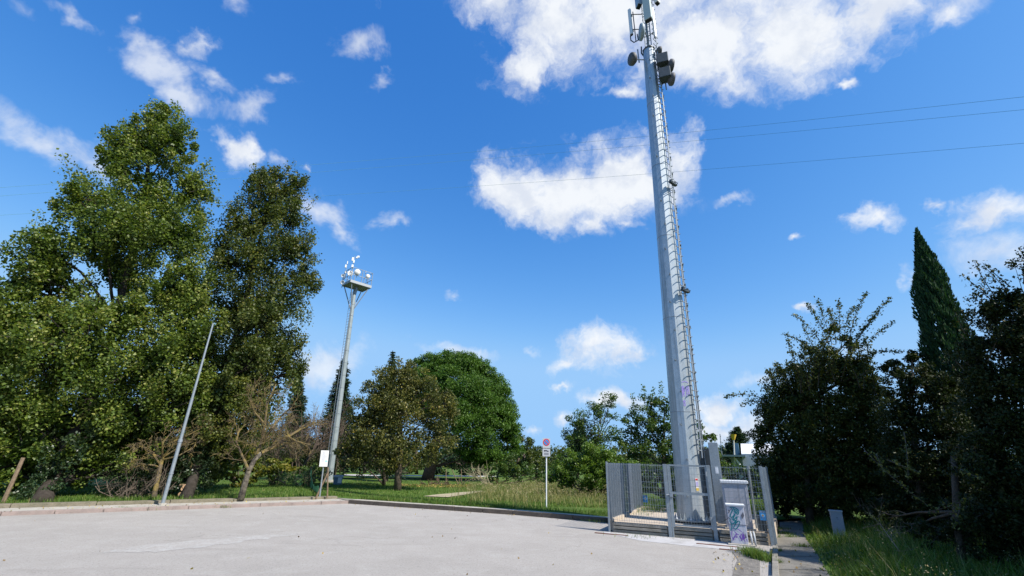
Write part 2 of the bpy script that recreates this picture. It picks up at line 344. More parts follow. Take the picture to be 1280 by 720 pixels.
LEFT = [LKs, LK0, LK1 + dk * .02]
ribbon('kerb', LEFT, 0, .16, -.05, .095, KERBP, .006, 1.0, gap=.012)
ribbon('pavement', LEFT, .162, 1.16, -.05, .082, CONC, .0, 40)
ribbon('boundary_wall', [LKs, LK0, LK1 + dk * .0], 1.165, 1.5, -.05, .172, mat('mossy_wall', (.20, .17, .125), .95, 0, (.10, .095, .06), 4, .85, .7, 40, .2, (.30, .27, .2), 70, .5), .012, 1.6, gap=.015)
ribbon('kerb', RK + [rk_end], 0.0, .13, -.05, .13, mat('kerb_dark', (.105, .085, .07), .92, 0, (.06, .05, .042), 5, .8, .6, 50, .2, (.17, .15, .13), 60, .4), .004, 1.0, gap=.012)
ribbon('pavement', RK + [rk_end], .132, .55, -.05, .118, CONC, 0, 40)
e0 = LK1; e1 = LK1 + nk * 1.58
mb = MB(); mb.prism([e0 + dk * .03, RK[1] + np.array([0, .14, 0]), RK[1] + np.array([.1, .45, 0]), e1 + dk * .25, e1 + dk * .03], -.05, .10)
tag(mb.build('pavement', CONCD), kind='structure')
# lawn, with gentle unevenness
def lawnz(x, y):
    return .135 + .05 * np.sin(x * .21 + 1) * np.sin(y * .17) + .02 * np.sin(x * .9) * np.sin(y * .8)
def in_poly(x, y, poly):
    c = np.zeros(x.shape, bool); n_ = len(poly); j = n_ - 1
    for i in range(n_):
        xi, yi, xj, yj = poly[i][0], poly[i][1], poly[j][0], poly[j][1]
        k = ((yi > y) != (yj > y)) & (x < (xj - xi) * (y - yi) / (yj - yi + 1e-12) + xi); c ^= k; j = i
    return c
wallback = [p + nk * 1.5 for p in (LKs, LK0, LK1)]
rb = [p + np.array([.08, .45, 0]) for p in RK[1:]]
lawn_front = wallback + rb
# build lawn as a grid of strips running back from its front edge
def lawn_mesh(front, back_r, m, name, nz=26):
    front = [np.array(p, float) for p in front]; pts = []
    for a, b_ in zip(front[:-1], front[1:]):
        k = max(1, int(np.linalg.norm(b_ - a) / 1.2)); pts += [a + (b_ - a) * i / k for i in range(k)]
    pts.append(front[-1]); V_ = []; n_ = len(pts)
    for p in pts:
        d = nrm(np.array([p[0] * .9, p[1], 0.]))
        for j in range(nz):
            q = p + d * back_r * (j / (nz - 1)) ** 1.8; h = .10 if j == 0 else lawnz(q[0], q[1])
            V_.append((q[0], q[1], h))
    fc = [(i * nz + j, (i + 1) * nz + j, (i + 1) * nz + j + 1, i * nz + j + 1) for i in range(n_ - 1) for j in range(nz - 1)]
    o = link(name, V_, fc, m, smooth=True); tag(o, kind='structure'); return o
ek = rb[-1] + nrm(rb[-1] - rb[-2]) * 2.0
verge_r = [ek, A + V * 4.0, B + V * 4.6 + U * .2, g(1000, 652), g(1040, 655), g(1100, 660)]
lawn_mesh(lawn_front + [ek], 75, TURF, 'lawn')
lawn_mesh(verge_r, 60, TURF, 'verge')
# right-hand footpath, sunk between its kerb and the tall grass
pathL = [g(972, 720) + (g(972, 720) - g(970, 690)) * 2.5, g(972, 720), g(970, 690), g(971, 672), g(975, 660), g(974, 647)]
pathR = [g(1036, 720) + (g(1036, 720) - g(1022, 695)) * 2.5, g(1036, 720), g(1022, 695), g(1008, 676), g(1004, 662), g(1003, 646)]
pv = [(p[0], p[1], .035) for p in pathL] + [(p[0], p[1], .035) for p in pathR]; k = len(pathL)
tag(link('footpath', pv, [(i, k + i, k + i + 1, i + 1) for i in range(k - 1)], PATHM), kind='structure')
ribbon('kerb', [g(966.5, 720) + (g(966.5, 720) - g(966, 686)) * 2.5, g(966.5, 720), g(966, 686)], -.1, .0, -.05, .075, CONCD, .008, .9, gap=.02)
# slab joints: thin cross strips of darker mortar on the path
for i, (ya, xa, xb) in enumerate(((683, 971, 1012), (695, 970, 1021), (712, 971, 1031))):
    a, b_ = g(xa, ya, .035), g(xb, ya + .8, .035); d = nrm(b_ - a); q = np.array([-d[1], d[0], 0]) * .012
    tag(link('path_joint', [a - q, b_ - q, b_ + q, a + q] + Z * .004, [(0, 1, 2, 3)], mat('mortar_dark', (.05, .05, .045), .95)), kind='structure')
gr = [pathR[0], pathR[1], pathR[2], pathR[3], pathR[4], pathR[5], g(1040, 650), g(1120, 652), g(1400, 668), g(1500, 720) + np.array([12, -6, 0]), pathR[0] + np.array([10, -8, 0])]
sheet('verge', gr, .03, TURF)
sheet('cement_strip', [A - V * .02 - U * .15, A - V * .24 - U * .12, g(800, 676), g(850, 681.5), g(912, 688), g(930, 691), B - V * .02 - U * .3], .004, CEM)
# broken asphalt patch and faded paint
sheet('asphalt_patch', [g(915, 690), g(930, 692), g(950, 695), g(950, 720), g(948, 760), g(912, 740), g(917, 712), g(922, 700)], .006,
      groundmat('asphalt_old', [(.20, .185, .165), ((.12, .11, .10), 4, .42, .6, .8, one), ((.30, .28, .25), 12, .5, .7, .7, one), ((.07, .07, .065), 60, .55, .7, .6, one)], 1., 60)[0])
FP, t, b, out, P = groundmat('faded_paint', [(.395, .38, .36), ((.345, .322, .295), 5.5, .36, .55, 1., one), ((.20, .19, .17), 20, .54, .7, .8, one), ((.50, .48, .46), 24, .55, .7, .8, one)], .6, 130)
def wob(pts, amp, k=6):
    o = []
    for a, b_ in zip(pts, pts[1:] + pts[:1]):
        for i in range(k): o.append(a + (b_ - a) * i / k + np.array([random.uniform(-amp, amp), random.uniform(-amp, amp), 0]))
    return o
sheet('road_marking', wob([g(125, 691), g(200, 690), g(285, 680), g(350, 671), g(375, 668), g(350, 668), g(300, 671), g(200, 680), g(150, 686)], .09), .003, FP)
for i, (p, w, dd) in enumerate(((g(764, 668), .42, .045), (g(897, 682), .45, .045), (g(918, 688.2), .3, .04))):
    mb = MB().box(p + Z * .007, U, V, Z, w, dd, .006)
    o = mb.build('steel_strip', RUST, base=p)
    tag(o, ('rusty flat steel strip on the asphalt by the left end of the mesh fence', 'rusty flat steel strip left of the graffitied cabinet by the fence foot', 'short rusty strip in front of the graffitied cabinet')[i], 'steel strip', 'rusty strips along the fence foot')
# dirt track through the lawn
tr_ = [g(529, 621, .13), g(560, 622.5, .13), g(590, 617, .13), g(606, 613.6, .13), g(600, 613, .13), g(575, 615.5, .13), g(545, 619, .13)]
link('dirt_track', [(p[0], p[1], lawnz(p[0], p[1]) + .03) for p in tr_], [tuple(range(len(tr_)))], DIRT)['kind'] = 'structure'
far = [g(430, 598.5, .15), g(520, 599, .15), g(620, 599.5, .15), g(620, 598.2, .15), g(520, 597.4, .15), g(430, 596.6, .15)]
sheet('road', [(p[0], p[1]) for p in far], .36, mat('far_road', (.45, .43, .41), .9))

# ------------------------------------------------------------------ mesh-fence enclosure round the tall mast
POST_T = 1.71
SL = .24                                                            # top of the plinth
G1 = g(839, 671); G2 = g(896, 676.5)
s1 = (G1 - A) @ U; s2 = (G2 - A) @ U; s3 = (B - A) @ U
BL = g(803.5, 645); BLd = nrm(BL - A)
DEP = float(np.linalg.norm(BL - A))
Lb = A + BLd * DEP; Rb = B + nrm(np.array([.505, .863, 0])) * 4.1
pl = thing('concrete_plinth', 'low concrete plinth of stacked slabs under the mesh fence and tall mast', 'plinth', (A + B) / 2 + V * 2)
mb = MB(); ins = V * .10
q = [A + ins + U * .05, B + ins - U * .05, Rb, Lb]
mb.prism(q, -.05, SL - .02); mb.build('slab', SLABM, pl)
# stacked facing planks with open joints, front
for (a, b_) in ((A + U * .1, A + U * (s1 - .08)), (A + U * (s1 + .08), A + U * (s2 - .08)), (A + U * (s2 + .08), B - U * .08)):
    mb = MB(); w = np.linalg.norm(b_ - a) / 2; c = (a + b_) / 2
    for k, (z0, z1, dep) in enumerate(((.0, .07, .05), (.09, .155, .055), (.175, .245, .06))):
        mb.box(c + Z * ((z0 + z1) / 2) + V * (.06 + random.uniform(-.008, .008)), U, V, Z, w, dep, (z1 - z0) / 2)
    mb.build('facing_slab', CONCD, pl, bevel=.006)
for (a, b_) in ((Lb, Rb), (A + BLd * .15, Lb), (B + (Rb - B) * .05, Rb)):
    mb = MB(); c = (a + b_) / 2; d = nrm(b_ - a); mb.box(c + Z * .17, d, np.cross(Z, d), Z, np.linalg.norm(b_ - a) / 2, .07, .135)
    mb.build('kerb_upstand', SLABM, pl, bevel=.006)

fe = thing('security_fence', 'galvanised steel mesh fence with gate round the foot of the tall mast', 'fence', (A + B) / 2 + V * 2 + Z * 0)
def grille(name, a, b_, z0, z1, parent, nb=None, m=GALV, pitch=.0625, bd=.011, off=0.):
    """flat upright bars with round cross rods"""
    mb = MB(); d = nrm(b_ - a); nn = np.cross(Z, d); l = np.linalg.norm((b_ - a)[:2]); k = int(l / pitch)
    for i in range(k + 1):
        p = a + d * l * i / k
        mb.box((p[0], p[1], (z0 + z1) / 2), d, nn, Z, .0018, bd, (z1 - z0) / 2)
    nr = int((z1 - z0 - .04) / .132)
    for i in range(nr + 1):
        z = z0 + .03 + (z1 - z0 - .06) * i / nr
        mb.tube([(a[0] + nn[0] * (bd + .001) * off, a[1] + nn[1] * (bd + .001) * off, z), (b_[0] + nn[0] * (bd + .001) * off, b_[1] + nn[1] * (bd + .001) * off, z)], .0034, 5)
    return mb.build(name, m, parent)
def post(p, w, d, z1, name='post', z0=0., m=GALV, parent=fe, ax=U):
    mb = MB(); ay = np.cross(Z, ax)
    mb.box((p[0], p[1], (z0 + z1) / 2), ax, ay, Z, w, d, (z1 - z0) / 2)
    return mb.build(name, m, parent, bevel=.005)
post(A, .022, .022, POST_T + .02); post(A + U * s1, .042, .035, POST_T); post(A + U * s1 + U * .068, .02, .03, POST_T - .01)
post(A + U * s2, .045, .04, POST_T); post(B, .035, .04, POST_T + .01); post(B + U * .07 + V * .12, .045, .03, POST_T - .02)
pm = B + (Rb - B) * .5
post(Rb, .03, .03, POST_T); post(Lb, .03, .03, POST_T); post((Lb + Rb) / 2, .03, .03, POST_T)
grille('mesh_panel', A + U * .03, A + U * (s1 - .06), SL + .03, POST_T - .01, fe)
grille('mesh_panel', A + U * (s2 + .06), B - U * .04, SL + .03, POST_T - .01, fe)
# left side: three leaves, the middle one turned edge-on to the light
q1 = A + BLd * 1.9; q2 = A + BLd * 3.0
grille('mesh_panel', A + BLd * .03, q1, SL + .04, POST_T - .01, fe, bd=.012, pitch=.05, off=1)
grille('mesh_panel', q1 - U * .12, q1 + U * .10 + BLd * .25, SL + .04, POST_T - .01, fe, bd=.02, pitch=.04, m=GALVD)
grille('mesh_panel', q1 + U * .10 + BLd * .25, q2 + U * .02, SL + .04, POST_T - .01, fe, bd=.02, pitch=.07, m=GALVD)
grille('mesh_panel', q2, A + BLd * DEP, SL + .04, POST_T - .01, fe, bd=.014, pitch=.05, off=1)
grille('mesh_panel', Lb, (Lb + Rb) / 2, SL + .1, POST_T - .01, fe, m=GALVD); grille('mesh_panel', (Lb + Rb) / 2, Rb, SL + .1, POST_T - .01, fe, m=GALVD)
grille('mesh_panel', B + (Rb - B) * .04, Rb, SL + .05, POST_T - .01, fe)
# gate
ga, gb = A + U * (s1 + .11), A + U * (s2 - .06)
gt = thing('gate', None, None, origin(fe)); gt.parent = fe; gt.location = (0, 0, 0)
for k in ('label', 'category'):
    if k in gt: del gt[k]
mb = MB(); gw = np.linalg.norm(gb - ga) / 2; gc = (ga + gb) / 2
for z, h in ((POST_T - .025, .022), (1.02, .028), (SL + .045, .018)): mb.box(gc + Z * z, U, V, Z, gw - .021, .019, h)
for p in (ga, gb): mb.box(p + Z * (POST_T + SL) / 2, U, V, Z, .02, .02, (POST_T - SL) / 2)
mb.build('gate_frame', GALV, gt)
grille('mesh_panel', ga + U * .02, gb - U * .02, SL + .06, POST_T - .05, gt)
mb = MB(); mb.box(ga + Z * .98 - V * .05, U, V, Z, .035, .03, .05); mb.tube([ga + Z * .98 - V * .08 - U * .05, ga + Z * .98 - V * .1 - U * .12], .01, 6); mb.build('lock', GALVD, gt)
mb = MB(); mb.tube([gb + Z * 1.45 - V * .05, gb + Z * 1.56 - V * .05], .018, 8); mb.build('hinge', GALVD, gt); MB().tube([gb + Z * .45 - V * .05, gb + Z * .52 - V * .05], .018, 8).build('hinge', GALVD, gt)
# coil of steel wire at hinge post
mb = MB(); c = gb + Z * .42 + U * .14; mb.tube([c + U * .0 - V * .06, c + U * .12 + Z * .03 - V * .07, c + U * .25 + Z * .11 - V * .07], .006, 5); mb.build('tie_wire', DARKM, gt)

# ------------------------------------------------------------------ tall mast
MBs = g(866, 652, SL); rm = math.hypot(MBs[0], MBs[1])
MT = D(811, 63, rm)                                                  # centre of the pole's open top
def maxis(z):
    k = (z - SL) / (MT[2] - SL); return np.array([MBs[0] + (MT[0] - MBs[0]) * k, MBs[1] + (MT[1] - MBs[1]) * k, z])
def mrad(z): return .39 + (.235 - .39) * (z - SL) / (MT[2] - SL)
mast = thing('telecom_mast', 'tall tapering galvanised monopole mast with ladder and antennas inside the mesh fence', 'mast', MBs)
def azv(a): a = R_(a); return np.array([math.sin(a), math.cos(a), 0.])
VAZ = math.degrees(math.atan2(MBs[0], MBs[1])) + 180
mb = MB(); rings = [SL + .06] + [SL + (MT[2] - SL) * k / 6 for k in range(1, 7)]; vv = []
for z in rings:
    c = maxis(z); r = mrad(z)
    for k in range(12): vv.append(c + azv(VAZ + 25 + 30 * k) * r)
ff = [(i * 12 + k, (i + 1) * 12 + k, (i + 1) * 12 + (k + 1) % 12, i * 12 + (k + 1) % 12) for i in range(6) for k in range(12)] + [tuple(range(11, -1, -1)), tuple(72 + k for k in range(12))]
shaft = mb.add(vv, ff).build('shaft', mat('mast_zinc', (.42, .46, .485), .40, .45, (.31, .36, .39), 5, .8, .10, 40, .5, (.50, .54, .56), 45, .6, streak=.5), mast)
# slip joints
for z in rings[1:-1:1]:
    mb = MB()
    c = maxis(z); v8 = []
    for zz in (-.012, .012):
        for k in range(12): v8.append(maxis(z + zz) + azv(VAZ + 25 + 30 * k) * (mrad(z) + .006))
    mb.add(v8, [(k, 12 + k, 12 + (k + 1) % 12, (k + 1) % 12) for k in range(12)] + [tuple(range(11, -1, -1)), tuple(12 + k for k in range(12))]); mb.build('joint_band', GALVD, mast)
mb = MB(); mb.tube([MBs + Z * .035, MBs + Z * .075], .60, 32); mb.build('base_flange', GALV, mast, bevel=.005)
mb = MB(); mb.tube([MBs - Z * .01, MBs + Z * .03], .50, 32); mb.build('grout_pad', BLACK, mast)
for k in range(24):
    a = VAZ + 15 * k + 4; p = MBs + azv(a) * .535; h = random.uniform(.14, .24)
    mb = MB(); mb.tube([p + Z * .02, p + Z * h], .014, 6); mb.tube([p + Z * .076, p + Z * .11], .028, 6)
    mb.build('anchor_bolt', GALV if k % 3 else WHITE, mast)
for k in range(8):                                                   # stiffening ribs
    a = VAZ + 28 + 45 * k; d = azv(a); w = np.array([-d[1], d[0], 0]) * .006; r0 = .40
    p = [MBs + d * r0 + Z * .07, MBs + d * .50 + Z * .07, MBs + d * r0 + Z * .26]
    MB().add([x_ + w for x_ in p] + [x_ - w for x_ in p], [(0, 1, 2), (5, 4, 3), (0, 3, 4, 1), (1, 4, 5, 2), (2, 5, 3, 0)]).build('stiffener', GALV, mast)
# step pegs up the corner that faces the lot
z = .9; k = 0
while z < MT[2] - .3:
    c = maxis(z); r = mrad(z); d = azv(VAZ + 12 - (k % 2) * 12); 
    mb = MB(); mb.tube([c + d * (r - .04), c + d * (r + .07), c + d * (r + .075) + Z * .03], .012, 6); mb.tube([c + d * (r - .02), c + d * (r + .012)], .028, 6)
    mb.build('step_peg', GALV, mast); z += .95; k += 1
# ladder: central rail with cross rungs, standing off the mast
LAZ = VAZ - 60; ld = azv(LAZ); lt = np.array([-ld[1], ld[0], 0])
lad = MB(); RUNGS = []
lad.tube([maxis(1.9) + ld * (mrad(1.9) + .10), maxis(MT[2] + 3.2) + ld * (mrad(MT[2]) + .12)], .022, 6)
z = 2.1
while z < MT[2] + 3:
    c = maxis(z) + ld * (mrad(min(z, MT[2])) + .10)
    rg = MB(); rg.tube([c - lt * .17, c + lt * .17], .015, 5)
    for s_ in (-1, 1): rg.tube([c + lt * .17 * s_, c + lt * .17 * s_ + ld * .035 + Z * .01], .010, 5)
    RUNGS.append(rg); z += .28
lo_ = lad.build('ladder', GALVD, mast)
for rg in RUNGS: rg.build('rung', GALVD, lo_)
z = 2.4
while z < MT[2]:
    MB().tube([maxis(z) + ld * (mrad(z) - .02), maxis(z) + ld * (mrad(z) + .13)], .014, 5).build('standoff', GALVD, lo_); z += 1.7
# feeder cables on a side tray
CAZ = VAZ - 92; cd = azv(CAZ); ct = np.array([-cd[1], cd[0], 0])
for i, o_ in enumerate((-.09, -.03, .03, .10)):
    mb = MB(); pts = [maxis(.6) + cd * (mrad(.6) + .15) + ct * o_] + [maxis(z_) + cd * (mrad(z_) + .10) + ct * (o_ + .01 * math.sin(z_ * 1.3 + i)) for z_ in np.linspace(2, MT[2] - .2, 16)]
    mb.tube(pts, (.011, .014, .014, .02)[i], 6); mb.build('feeder_cable', (GALVD, DARKM, GALVD, WHITE)[i], mast)
z = 2.2
while z < MT[2]:
    mb = MB(); r = mrad(z); mb.tube([maxis(z) + cd * (r - .02), maxis(z) + cd * (r + .12)], .010, 5); mb.box(maxis(z) + cd * (r + .10), cd, ct, Z, .035, .15, .014); mb.build('cable_bracket', GALVD, mast); z += .72
for zc in (MT[2] * .39, MT[2] * .62):                                # rest platforms folded on the ladder
    mb = MB(); c = maxis(zc) + ld * (mrad(zc) + .16)
    mb.box(c, ld, lt, Z, .05, .2, .03); mb.tube([c - lt * .2, c - lt * .1 + ld * .12, c + lt * .1 + ld * .12, c + lt * .2], .012, 5)
    for s_ in (-.12, .12): mb.box(c + lt * s_ + Z * .06, ld, lt, Z, .04, .03, .05)
    mb.build('foot_rest', DARKM, mast)
# steel duct and dark box at the ladder foot
p0 = g(905, 668, SL)
dc = MBs + azv(VAZ - 75) * .78
mb = MB(); mb.box(dc + Z * 1.05, U, V, Z, .125, .09, 1.03); mb.build('cable_duct', GALV, mast, bevel=.01)
dd_ = MBs + azv(VAZ - 100) * .52
mb = MB(); mb.box(dd_ + Z * .98, U, V, Z, .17, .10, .95); mb.build('cable_box', DARKM, mast, bevel=.01)
# notices stuck on the mast and duct
def facept(z, az, off=.004):
    """point and axes on a mast face"""
    k = round((az - (VAZ + 40)) / 30); a = VAZ + 40 + 30 * k; n_ = azv(a)
    return maxis(z) + n_ * (mrad(z) * math.cos(R_(15)) + off), np.array([-n_[1], n_[0], 0]), n_
def decal(c, ux, n_, w, h, name, m, parent, t_=.002):
    mb = MB(); mb.box(c, ux, n_, Z, w / 2, t_, h / 2); return mb.build(name, m, parent)
c, ux, n_ = facept(1.2, VAZ - 16, .006)
ntc = decal(c - ux * -.08, ux, n_, .09, .34, 'warning_notice', mat('notice_white', (.7, .66, .6), .6), mast)
decal(c + ux * .08 + Z * .13, ux, n_, .07, .05, 'notice_band', RED, ntc, .004); decal(c + ux * .08 - Z * .12, ux, n_, .08, .07, 'notice_band', mat('notice_yellow', (.6, .42, .08), .6), ntc, .004)
decal(c + ux * .08 + Z * .02, ux, n_, .07, .12, 'notice_band', mat('notice_lilac', (.42, .38, .6), .6), ntc, .004)
decal(dc + Z * 1.35 - V * .092 + U * .02, U, V, .08, .18, 'white_label', WHITE, mast)
# ribbons for spray paint
def strokes(name, lines, org_, ux, uy, w, m, parent, n_):
    mb = MB(); k = 0
    for ln in lines:
        P2 = [np.array(p, float) for p in ln]; C2 = []
        for i in range(len(P2) - 1):
            p_, a_, b2, n2 = P2[max(i - 1, 0)], P2[i], P2[i + 1], P2[min(i + 2, len(P2) - 1)]
            for t_ in np.linspace(0, 1, 7)[:-1]:
                C2.append(.5 * ((2 * a_) + (-p_ + b2) * t_ + (2 * p_ - 5 * a_ + 4 * b2 - n2) * t_ ** 2 + (-p_ + 3 * a_ - 3 * b2 + n2) * t_ ** 3))
        C2.append(P2[-1]); vv = []
        for i, p_ in enumerate(C2):
            d = C2[min(i + 1, len(C2) - 1)] - C2[max(i - 1, 0)]; d = d / (np.linalg.norm(d) + 1e-9); q_ = np.array([-d[1], d[0]]) * w * random.uniform(.8, 1.15) / 2
            for s_ in (-1, 1):
                z_ = p_ + q_ * s_; vv.append(org_ + ux * z_[0] + uy * z_[1] + n_ * (.001 + .0006 * k))
        mb.add(vv, [(2 * i, 2 * i + 1, 2 * i + 3, 2 * i + 2) for i in range(len(C2) - 1)]); k = (k + 1) % 5
    return mb.build(name, m, parent)
# violet tag on the mast, about five metres up
def mast_px(x, y):                                                   # height on the mast seen at that height in the frame
    return D(x, y, rm - .35)
zt = mast_px(860, 491)[2]
c, ux, n_ = facept(zt, VAZ - 16, .004); ux = -ux
tagl = [[(-.26, .30), (-.05, .34), (.12, .31)], [(-.2, .2), (-.2, -.05)], [(-.2, .2), (-.1, .16), (-.18, .08), (-.08, .02), (-.2, -.05)], [(-.05, .2), (-.1, .05), (-.03, -.12)], [(-.02, .05), (.03, .15), (.05, -.02)],
        [(.04, .2), (.05, -.1)], [(.08, .22), (.09, -.05)], [(.12, .2), (.13, -.12)], [(.02, -.25), (.08, -.22), (.04, -.35), (.1, -.36)], [(.12, -.22), (.11, -.38)]]
_a = [[(x_ if i == 0 else x_, y_) for x_, y_ in l_] for i, l_ in enumerate(tagl)]
strokes('spray_tag', [[(min(max(x_ * .62, -.13), .13), y_) for x_, y_ in l_] for l_ in tagl], c, ux, Z, .022, PURL, mast, n_)

# antennas above the open top of the shaft
tm = maxis(MT[2]); rin = .12
vw = nrm(np.array([MBs[0], MBs[1], 0])); rt = np.array([vw[1], -vw[0], 0])      # rt: to the right as seen from the lot
mb = MB(); mb.tube([tm + Z * 0, maxis(MT[2] + 6.5)], .055, 10)
for k in range(4):
    a = azv(VAZ + 45 + 90 * k) * .17; mb.tube([tm + a - Z * .1, maxis(MT[2] + 6.5) + a], .02, 6)
    b2 = azv(VAZ + 135 + 90 * k) * .17
    for j in range(16): mb.tube([tm + a + Z * (.1 + .4 * j), tm + b2 + Z * (.3 + .4 * j)], .011, 5)
mb.build('lattice_top', GALV, mast)
mb = MB(); mb.tube([tm - Z * .06, tm - Z * .01], .27, 8); mb.tube([tm - Z * .25 - rt * .22, tm - Z * .05 - rt * .3, tm + Z * .3 - rt * .28], .03, 6)
mb.build('top_flange', DARKM, mast)
def MP(x, y, dr=0.): return D(x, y, rm + dr)
def panel(xc, y0, y1, wpx, m, dr=-.3, face=0, dep=.07):
    a, b_ = MP(xc, y0, dr), MP(xc, y1, dr); b_ = np.array([a[0], a[1], b_[2]]); c_ = (a + b_) / 2; s_ = depth(c_) / F
    f2 = azv(VAZ + face); r2 = np.array([-f2[1], f2[0], 0])
    o_ = MB().box(c_, r2, f2, Z, wpx * s_ / 2, dep, abs(a[2] - b_[2]) / 2).build('panel_antenna', m, mast, bevel=.02)
    ax_ = maxis(c_[2]); mb = MB()
    for zz in (-.3, .3):
        h = abs(a[2] - b_[2]) * zz; mb.tube([c_ + Z * h, ax_ + Z * h], .02, 6); mb.box(c_ + Z * h - f2 * .1, r2, f2, Z, .05, .04, .04)
    mb.build('bracket', DARKM, o_); e_ = MB().box(c_ - Z * (abs(a[2] - b_[2]) / 2 + .02), r2, f2, Z, wpx * s_ / 2 * .85, dep * .8, .018); e_.build('connector_cap', BLACK, o_)
    return o_
PGR = mat('antenna_pale', (.50, .54, .50), .5, 0, (.44, .48, .45), 6, .5)
panel(801.5, -55, 28, 9, PGR, -.42, 18, .10)
panel(791.5, -60, 10, 8, mat('antenna_blue_grey', (.32, .40, .50), .5), -.25, 60, .10)
panel(786.5, 12, 44, 3.6, WHITE, -.2, 25, .05)
panel(815, 10, 48, 3, WHITE, -.15, -35, .05)
panel(816, -40, 6, 6, WHITE, -.1, -60, .09)
mb = MB(); a_ = MP(788, 45, -.2); s_ = depth(a_) / F
mb.tube([a_, a_ - Z * .25, a_ - Z * .42 + rt * .12, a_ - Z * .36 + rt * .3, a_ + Z * .0 + rt * .28], .025, 6); mb.tube([MP(791, 15, -.2), MP(795, 52, -.2)], .022, 6)
mb.build('jumper_cable', DARKM, mast)
def dish(p, d, r, m, parent=mast, dep=.12, name='dish_antenna', arm=None, n_=18, drum=True):
    d = nrm(d); a = np.cross(d, Z); a = nrm(a) if np.linalg.norm(a) > .01 else np.array([1., 0, 0]); b_ = np.cross(d, a); vv = []
    prof = [(0, -dep * .9), (r * .55, -dep * .65), (r, 0), (r, dep * .7), (r * .9, dep * .95), (0, dep * 1.1)] if drum else [(0, -dep * .8), (r * .5, -dep * .55), (r, 0), (r * .97, .01), (r * .5, -dep * .4), (0, -dep * .62)]
    for rr, h in prof:
        for k in range(n_): t_ = 2 * math.pi * k / n_; vv.append(p + d * h + (a * math.cos(t_) + b_ * math.sin(t_)) * max(rr, .002))
    fc = [(i * n_ + k, i * n_ + (k + 1) % n_, (i + 1) * n_ + (k + 1) % n_, (i + 1) * n_ + k) for i in range(len(prof) - 1) for k in range(n_)]
    o_ = MB().add(vv, fc).build(name, m, parent, smooth=True)
    if arm is not None: MB().tube([p - d * dep * .8, arm], max(.02, r * .09), 6).build('bracket', GALVD, o_)
    return o_
DGR = mat('dish_grey', (.10, .10, .10), .6, 0, (.07, .07, .07), 8, .6)
p_ = MP(792, 74, -.3); dish(p_, -rt * .8 - vw * .5 - Z * .15, .26, DGR, dep=.16, arm=maxis(p_[2]) + Z * .05)
MB().tube([MP(797, 62), MP(799, 78)], .03, 6).build('mount_pipe', GALVD, mast)
p_ = MP(803, 40, -.35); dish(p_, -rt * .95 - vw * .25, .34, mat('dish_blue_grey', (.28, .34, .38), .5), dep=.12, arm=maxis(p_[2]))
p_ = MP(823, 64, -.1); dish(p_, rt * .85 + vw * .2, .18, DGR, dep=.12, arm=maxis(p_[2]))
MB().tube([MP(821, 52), MP(822, 72)], .025, 6).build('mount_pipe', GALVD, mast)
for (x_, y_, dx, dy) in ((828, 76, 837, 82), (831, 94, 838, 99)):
    p_ = MP(x_, y_, -.2); o_ = MB().box(p_, rt, vw, Z, .22, .2, .24).build('radio_unit', DARKM, mast, bevel=.02)
    MB().tube([p_, maxis(p_[2])], .03, 6).build('bracket', GALVD, o_)
    p2 = MP(dx, dy, -.1); dish(p2, rt * .9 + vw * .3 - Z * .05, .25, mat('dish_dark', (.10, .10, .11), .6), dep=.14, arm=p_)
MB().tube([MP(827, 66), MP(833, 112)], .025, 6).build('mount_pipe', GALVD, mast)
MB().tube([MP(826, 105, -.1), maxis(MP(826, 105)[2])], .025, 6).build('mount_pipe', GALVD, mast)

# ------------------------------------------------------------------ cabinets and services by the mast
def cabinet(name, label, cat, c, w, d, h, m, z0, group=None, ux=U, vy=V):
    t_ = thing(name, label, cat, (c[0], c[1], z0), group); ce = np.array([c[0], c[1], z0])
    MB().box(ce + Z * h / 2, ux, vy, Z, w / 2, d / 2, h / 2 - .002).build('body', m, t_, bevel=.008)
    return t_, ce
# tall grey cabinet behind the mesh
c0 = g(925.5, 661.5, SL); cw = .60; ch = 1.08
c0 = c0 + V * .22
tb, ce = cabinet('equipment_cabinet', 'larger pale grey equipment cabinet standing behind the mesh fence', 'cabinet', c0, cw, .42, ch, PAINTG, SL - .02)
MB().box(ce + Z * (ch + .025), U, V, Z, cw / 2 + .03, .24, .035).build('lid', WHITE, tb, bevel=.01)
MB().box(ce + Z * ch * .52 - V * .213, U, V, Z, cw / 2 - .05, .004, ch * .42).build('door', PAINTG, tb, bevel=.003)
MB().box(ce + Z * .02 - V * .01, U, V, Z, cw / 2 + .05, .26, .025).build('foot', CONC, tb)
# small graffitied cabinet in front of the fence
BLc, BRc = g(915, 681), g(936, 683); cw = np.linalg.norm(BRc - BLc) * 1.05; c1_ = (BLc + BRc) / 2 + V * .14
sb, ce = cabinet('roadside_cabinet', 'small white roadside cabinet with teal and purple graffiti in front of the fence', 'cabinet', c1_, cw, .26, .80, PAINTW, .03)
MB().box(ce + Z * .816, U, V, Z, cw / 2 + .02, .15, .018).build('lid', WHITE, sb, bevel=.005)
MB().box(ce + Z * .40 - V * .004, U, V, Z, cw / 2 + .004, .1335, .0035).build('door_seam', DKB, sb)
MB().box(ce - Z * .015 + U * .03, U, V, Z, cw / 2 + .10, .20, .018).build('foot', CONC, sb, bevel=.005)
mb = MB(); fo = ce - V * .134
mb.add([fo + U * a_ + Z * b_ - V * .003 for a_, b_ in ((cw * .28, .60), (cw * .42, .68), (cw * .46, .60), (cw * .33, .52))], [(0, 1, 2, 3)])
mb.add([fo + U * a_ + Z * b_ - V * .003 for a_, b_ in ((cw * .30, .12), (cw * .37, .24), (cw * .43, .14))], [(0, 1, 2)])
mb.build('torn_sticker', mat('sticker_grey', (.12, .12, .14), .7), sb)
